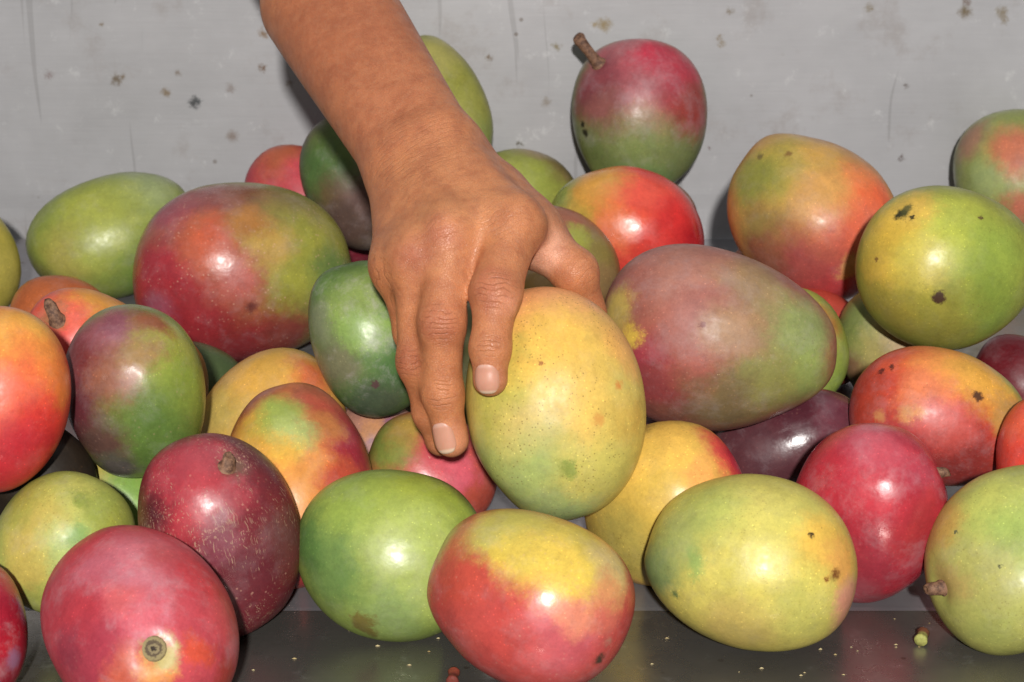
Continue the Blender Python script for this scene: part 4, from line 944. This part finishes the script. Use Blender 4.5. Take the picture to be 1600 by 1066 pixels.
def skin_mat():
    t = NT('skin'); p = t.co
    pw = t.vmath('ADD', p, t.scale(t.vmath('SUBTRACT', t.noise(p, 60, 4, .6, color=True), (.5, .5, .5)), .012))
    col = t.patches(pw, lin('#b5744a', 1.36), H['tone'], 1.36)
    n1 = t.noise(p, 90, 6, .65); col = t.mix(t.ramp(n1, .35, .68, 0, .5), col, lin('#9c5638'))
    n2 = t.noise(t.vmath('ADD', p, (4, 4, 4)), 300, 5, .75); col = t.mix(t.ramp(n2, .42, .66, 0, .25), col, lin('#cc9068'))
    fine = t.n('ShaderNodeTexVoronoi', {'Vector': t.vmath('ADD', p, t.scale(t.noise(p, 500, 2, color=True), .0016)), 'Scale': 900.0}, feature='DISTANCE_TO_EDGE')
    lines = t.ramp(fine, 0, .14)
    col = t.mix(t.math('MULTIPLY', t.math('SUBTRACT', 1.0, lines), .15), col, lin('#7c4a32'))
    h = t.math('MULTIPLY', lines, .18)
    dark = None
    for (x, y, z), (dx, dy, dz), r, per, amp in H['crease']:
        d = t.vmath('SUBTRACT', p, (x, y, z))
        wob = t.math('MULTIPLY', t.math('SUBTRACT', t.noise(p, 150, 2), .5), per * 1.9)
        u = t.math('ADD', t.vmath('DOT_PRODUCT', d, (dx, dy, dz), out=1), wob)
        sn = t.math('ABSOLUTE', t.math('SINE', t.math('MULTIPLY', u, math.pi / per)))
        ridge = t.math('POWER', t.math('SUBTRACT', 1.0, sn), 3.0)
        mask = t.ramp(t.vmath('LENGTH', d, out=1), r * .35, r, 1, 0)
        brk = t.ramp(t.noise(p, 160, 2), .30, .55)
        c_ = t.math('MULTIPLY', t.math('MULTIPLY', ridge, mask), t.math('MULTIPLY', brk, amp))
        h = t.math('SUBTRACT', h, c_); dark = c_ if dark is None else t.math('ADD', dark, c_)
    col = t.mix(t.math('MULTIPLY', dark, .38, clamp=True), col, lin('#6e3c2a'))
    h = t.math('ADD', h, t.math('MULTIPLY', t.noise(p, 110, 5, .7), .9))
    t.set(Base_Color=col, Roughness=t.ramp(t.noise(p, 120, 4), .3, .7, .36, .52), Specular_IOR_Level=.5, Normal=t.bump(h, .55, .0012),
          Subsurface_Weight=.14, Subsurface_Scale=.005, Subsurface_Radius=(1, .38, .18))
    return t.m
def nail_mat():
    t = NT('nail'); p = t.co
    # z-up local frame: y runs towards the fingertip
    sep = t.n('ShaderNodeSeparateXYZ', {0: p}, out=1)
    col = t.mix(t.noise(p, 220, 4), lin('#c48a72'), lin('#d29c86'))
    col = t.mix(t.ramp(sep, .0046, .0060), col, lin('#dcbfa8'))
    col = t.mix(t.ramp(sep, -.0062, -.0046, .6, 0), col, lin('#d8b0a0'))
    t.set(Base_Color=col, Roughness=.34, Specular_IOR_Level=.45, Subsurface_Weight=.1, Subsurface_Scale=.003)
    return t.m
person = link_obj('person', me, skin_mat()); person.location = H['org']
tag(person, 'bare right forearm and hand reaching down to grip the pale yellow-green mango', 'hand')
M_NAIL = nail_mat()
for nl in H['nails']:
    c, nrm, axis = np.array(nl['c']), np.array(nl['n']), np.array(nl['a'])
    nrm /= np.linalg.norm(nrm); axis -= nrm * (axis @ nrm); axis /= np.linalg.norm(axis); sx = np.cross(axis, nrm)
    W, Lh = nl['w'] / 2, nl['l'] / 2; nu, nv = 15, 19
    u, v_ = np.meshgrid(np.linspace(-1, 1, nu), np.linspace(-1, 1, nv), indexing='ij')
    # squared-oval outline
    uu = u * W * np.sqrt(np.clip(1 - .42 * np.abs(v_) ** 3.2, 0, 1)); vv_ = v_ * Lh * np.sqrt(np.clip(1 - .42 * np.abs(u) ** 3.2, 0, 1))
    P = c + uu.reshape(-1, 1) * sx + vv_.reshape(-1, 1) * axis + nrm * .016
    for _ in range(40):
        P = P - nrm * np.clip(hand_sd(P), -.002, .002)[:, None] * .8
    # lift: proud in the middle and at the free edge, sunk at the folds
    edge = np.maximum(np.abs(u), np.clip(-v_, 0, 1)).reshape(-1)
    hh = .00055 - .0013 * np.clip(edge - .72, 0, 1) ** 1.2 / .28 ** .2 + .0006 * np.clip(v_.reshape(-1) - .5, 0, 1)
    T = P + nrm * hh[:, None]; B = P - nrm * .0011
    Fm = np.stack([sx, axis, nrm], 1)
    loc = np.concatenate([(T - c) @ Fm, (B - c) @ Fm]); N1 = nu * nv; fc = []
    ix = lambda i, j, o=0: o + i * nv + j
    for i in range(nu - 1):
        for j in range(nv - 1):
            fc.append((ix(i, j), ix(i + 1, j), ix(i + 1, j + 1), ix(i, j + 1))); fc.append((ix(i, j, N1), ix(i, j + 1, N1), ix(i + 1, j + 1, N1), ix(i + 1, j, N1)))
    ring = [(i, 0) for i in range(nu)] + [(nu - 1, j) for j in range(1, nv)] + [(i, nv - 1) for i in range(nu - 2, -1, -1)] + [(0, j) for j in range(nv - 2, 0, -1)]
    for a, b in zip(ring, ring[1:] + ring[:1]): fc.append((ix(*a), ix(*a, N1), ix(*b, N1), ix(*b)))
    m2 = bpy.data.meshes.new('fingernail'); m2.from_pydata(loc.tolist(), [], fc); smooth(m2)
    o = link_obj('fingernail', m2, M_NAIL, person)
    mt = Matrix(Fm.tolist()).to_4x4(); mt.translation = Vector((c - ORG).tolist()); o.matrix_local = mt

# ------------------------------------------------------------------ litter on the tray
def stalk_bit(c, ang, ln, r, cols, label):
    bm = bmesh.new(); ns = 12; rings = []; rnd = random.Random(int(ang * 100))
    for m, u in [(.35, 0), (.95, .02), (1.05, .12), (.86, .3), (.84, .7), (1.02, .9), (.95, .98), (.4, 1.0)]:
        rings.append([bm.verts.new((ln * (u - .5), r * m * math.cos(6.2832 * i / ns) * (1 + .08 * rnd.uniform(-1, 1)), r * m * math.sin(6.2832 * i / ns) + r * .9)) for i in range(ns)])
    for a, b in zip(rings, rings[1:]):
        for i in range(ns): bm.faces.new((a[i], a[(i+1) % ns], b[(i+1) % ns], b[i]))
    bm.faces.new(rings[0]); bm.faces.new(rings[-1]); bmesh.ops.recalc_face_normals(bm, faces=bm.faces)
    me = bm_mesh(bm, 'stalk_piece'); smooth(me)
    t = NT('stalk_piece'); sx = t.n('ShaderNodeSeparateXYZ', {0: t.vmath('ADD', t.co, t.scale(t.noise(t.co, 300, 3, color=True), .002))})
    col = t.mix(t.ramp(sx, -.1 * ln, .3 * ln), lin(cols[0]), lin(cols[1])); n = t.noise(t.co, 600, 4)
    t.set(Base_Color=t.mix(t.ramp(n, .4, .7, 0, .4), col, lin('#5a4020')), Roughness=.7, Normal=t.bump(n, .4, .0008))
    o = link_obj('stalk_piece', me, t.m); o.location = c; o.rotation_euler = (0, 0, ang); tag(o, label, 'stalk')
stalk_bit((0.1869, -0.2015, 0.0003), 1.25, .0085, .0030, ('#a8a858', '#7a4a30'), 'small cut green and brown stalk lying on the steel in front of the olive mango')
stalk_bit((-0.0259, -0.2368, 0.0003), 1.5, .009, .0027, ('#7a3226', '#a04a34'), 'small reddish brown stalk lying at the bottom edge of the tray')
bm = bmesh.new(); rnd = random.Random(4)
for (x, y) in [(0.0596, -0.1158), (0.1784, -0.1798), (0.1399, -0.208), (0.1541, -0.2062), (0.1564, -0.2097), (0.2108, -0.2062), (0.0709, -0.198), (-0.0337, -0.198), (-0.0978, -0.2166), (0.1748, -0.2039), (0.1469, -0.2307), (0.1112, -0.2251),
 (-0.0611, -0.205), (-0.0458, -0.2223), (-0.0375, -0.2102), (0.009, -0.2136), (0.1022, -0.182), (-0.115, -0.2267), (-0.0305, -0.1921), (0.2311, -0.2059), (0.1745, -0.2063), (0.1066, -0.1871), (0.1008, -0.2284), (0.0625, -0.2214),
 (0.1189, -0.1819), (0.1458, -0.2129), (-0.0157, -0.1799), (0.1849, -0.2061), (0.1298, -0.229), (0.1279, -0.2314), (0.0176, -0.2247), (0.0347, -0.2322), (0.1938, -0.1839), (-0.075, -0.1911)]:
    z = 0.0002 if y < CREASE_Y else (y - CREASE_Y) * math.tan(TILT) + .0008
    r = rnd.uniform(.0003, .0009); a = rnd.uniform(0, 6.28); e = rnd.uniform(.3, .8)
    vs = [bm.verts.new((x + r * math.cos(a + i * 1.2566) * (1 if i % 2 else 1.5), y + r * e * math.sin(a + i * 1.2566), z)) for i in range(5)]
    tp = bm.verts.new((x, y, z + r * .7)); bm.faces.new(vs[::-1])
    for i in range(5): bm.faces.new((vs[i], vs[(i+1) % 5], tp))
t = NT('crumb'); t.set(Base_Color=t.mix(t.ramp(t.noise(t.co, 40, 1), .4, .6), lin('#c8b88a'), lin('#a8905a')), Roughness=.8)
cr = link_obj('crumbs', bm_mesh(bm, 'crumbs'), t.m); tag(cr, 'tiny pale flakes and crumbs scattered on the steel', 'crumbs', kind='stuff')
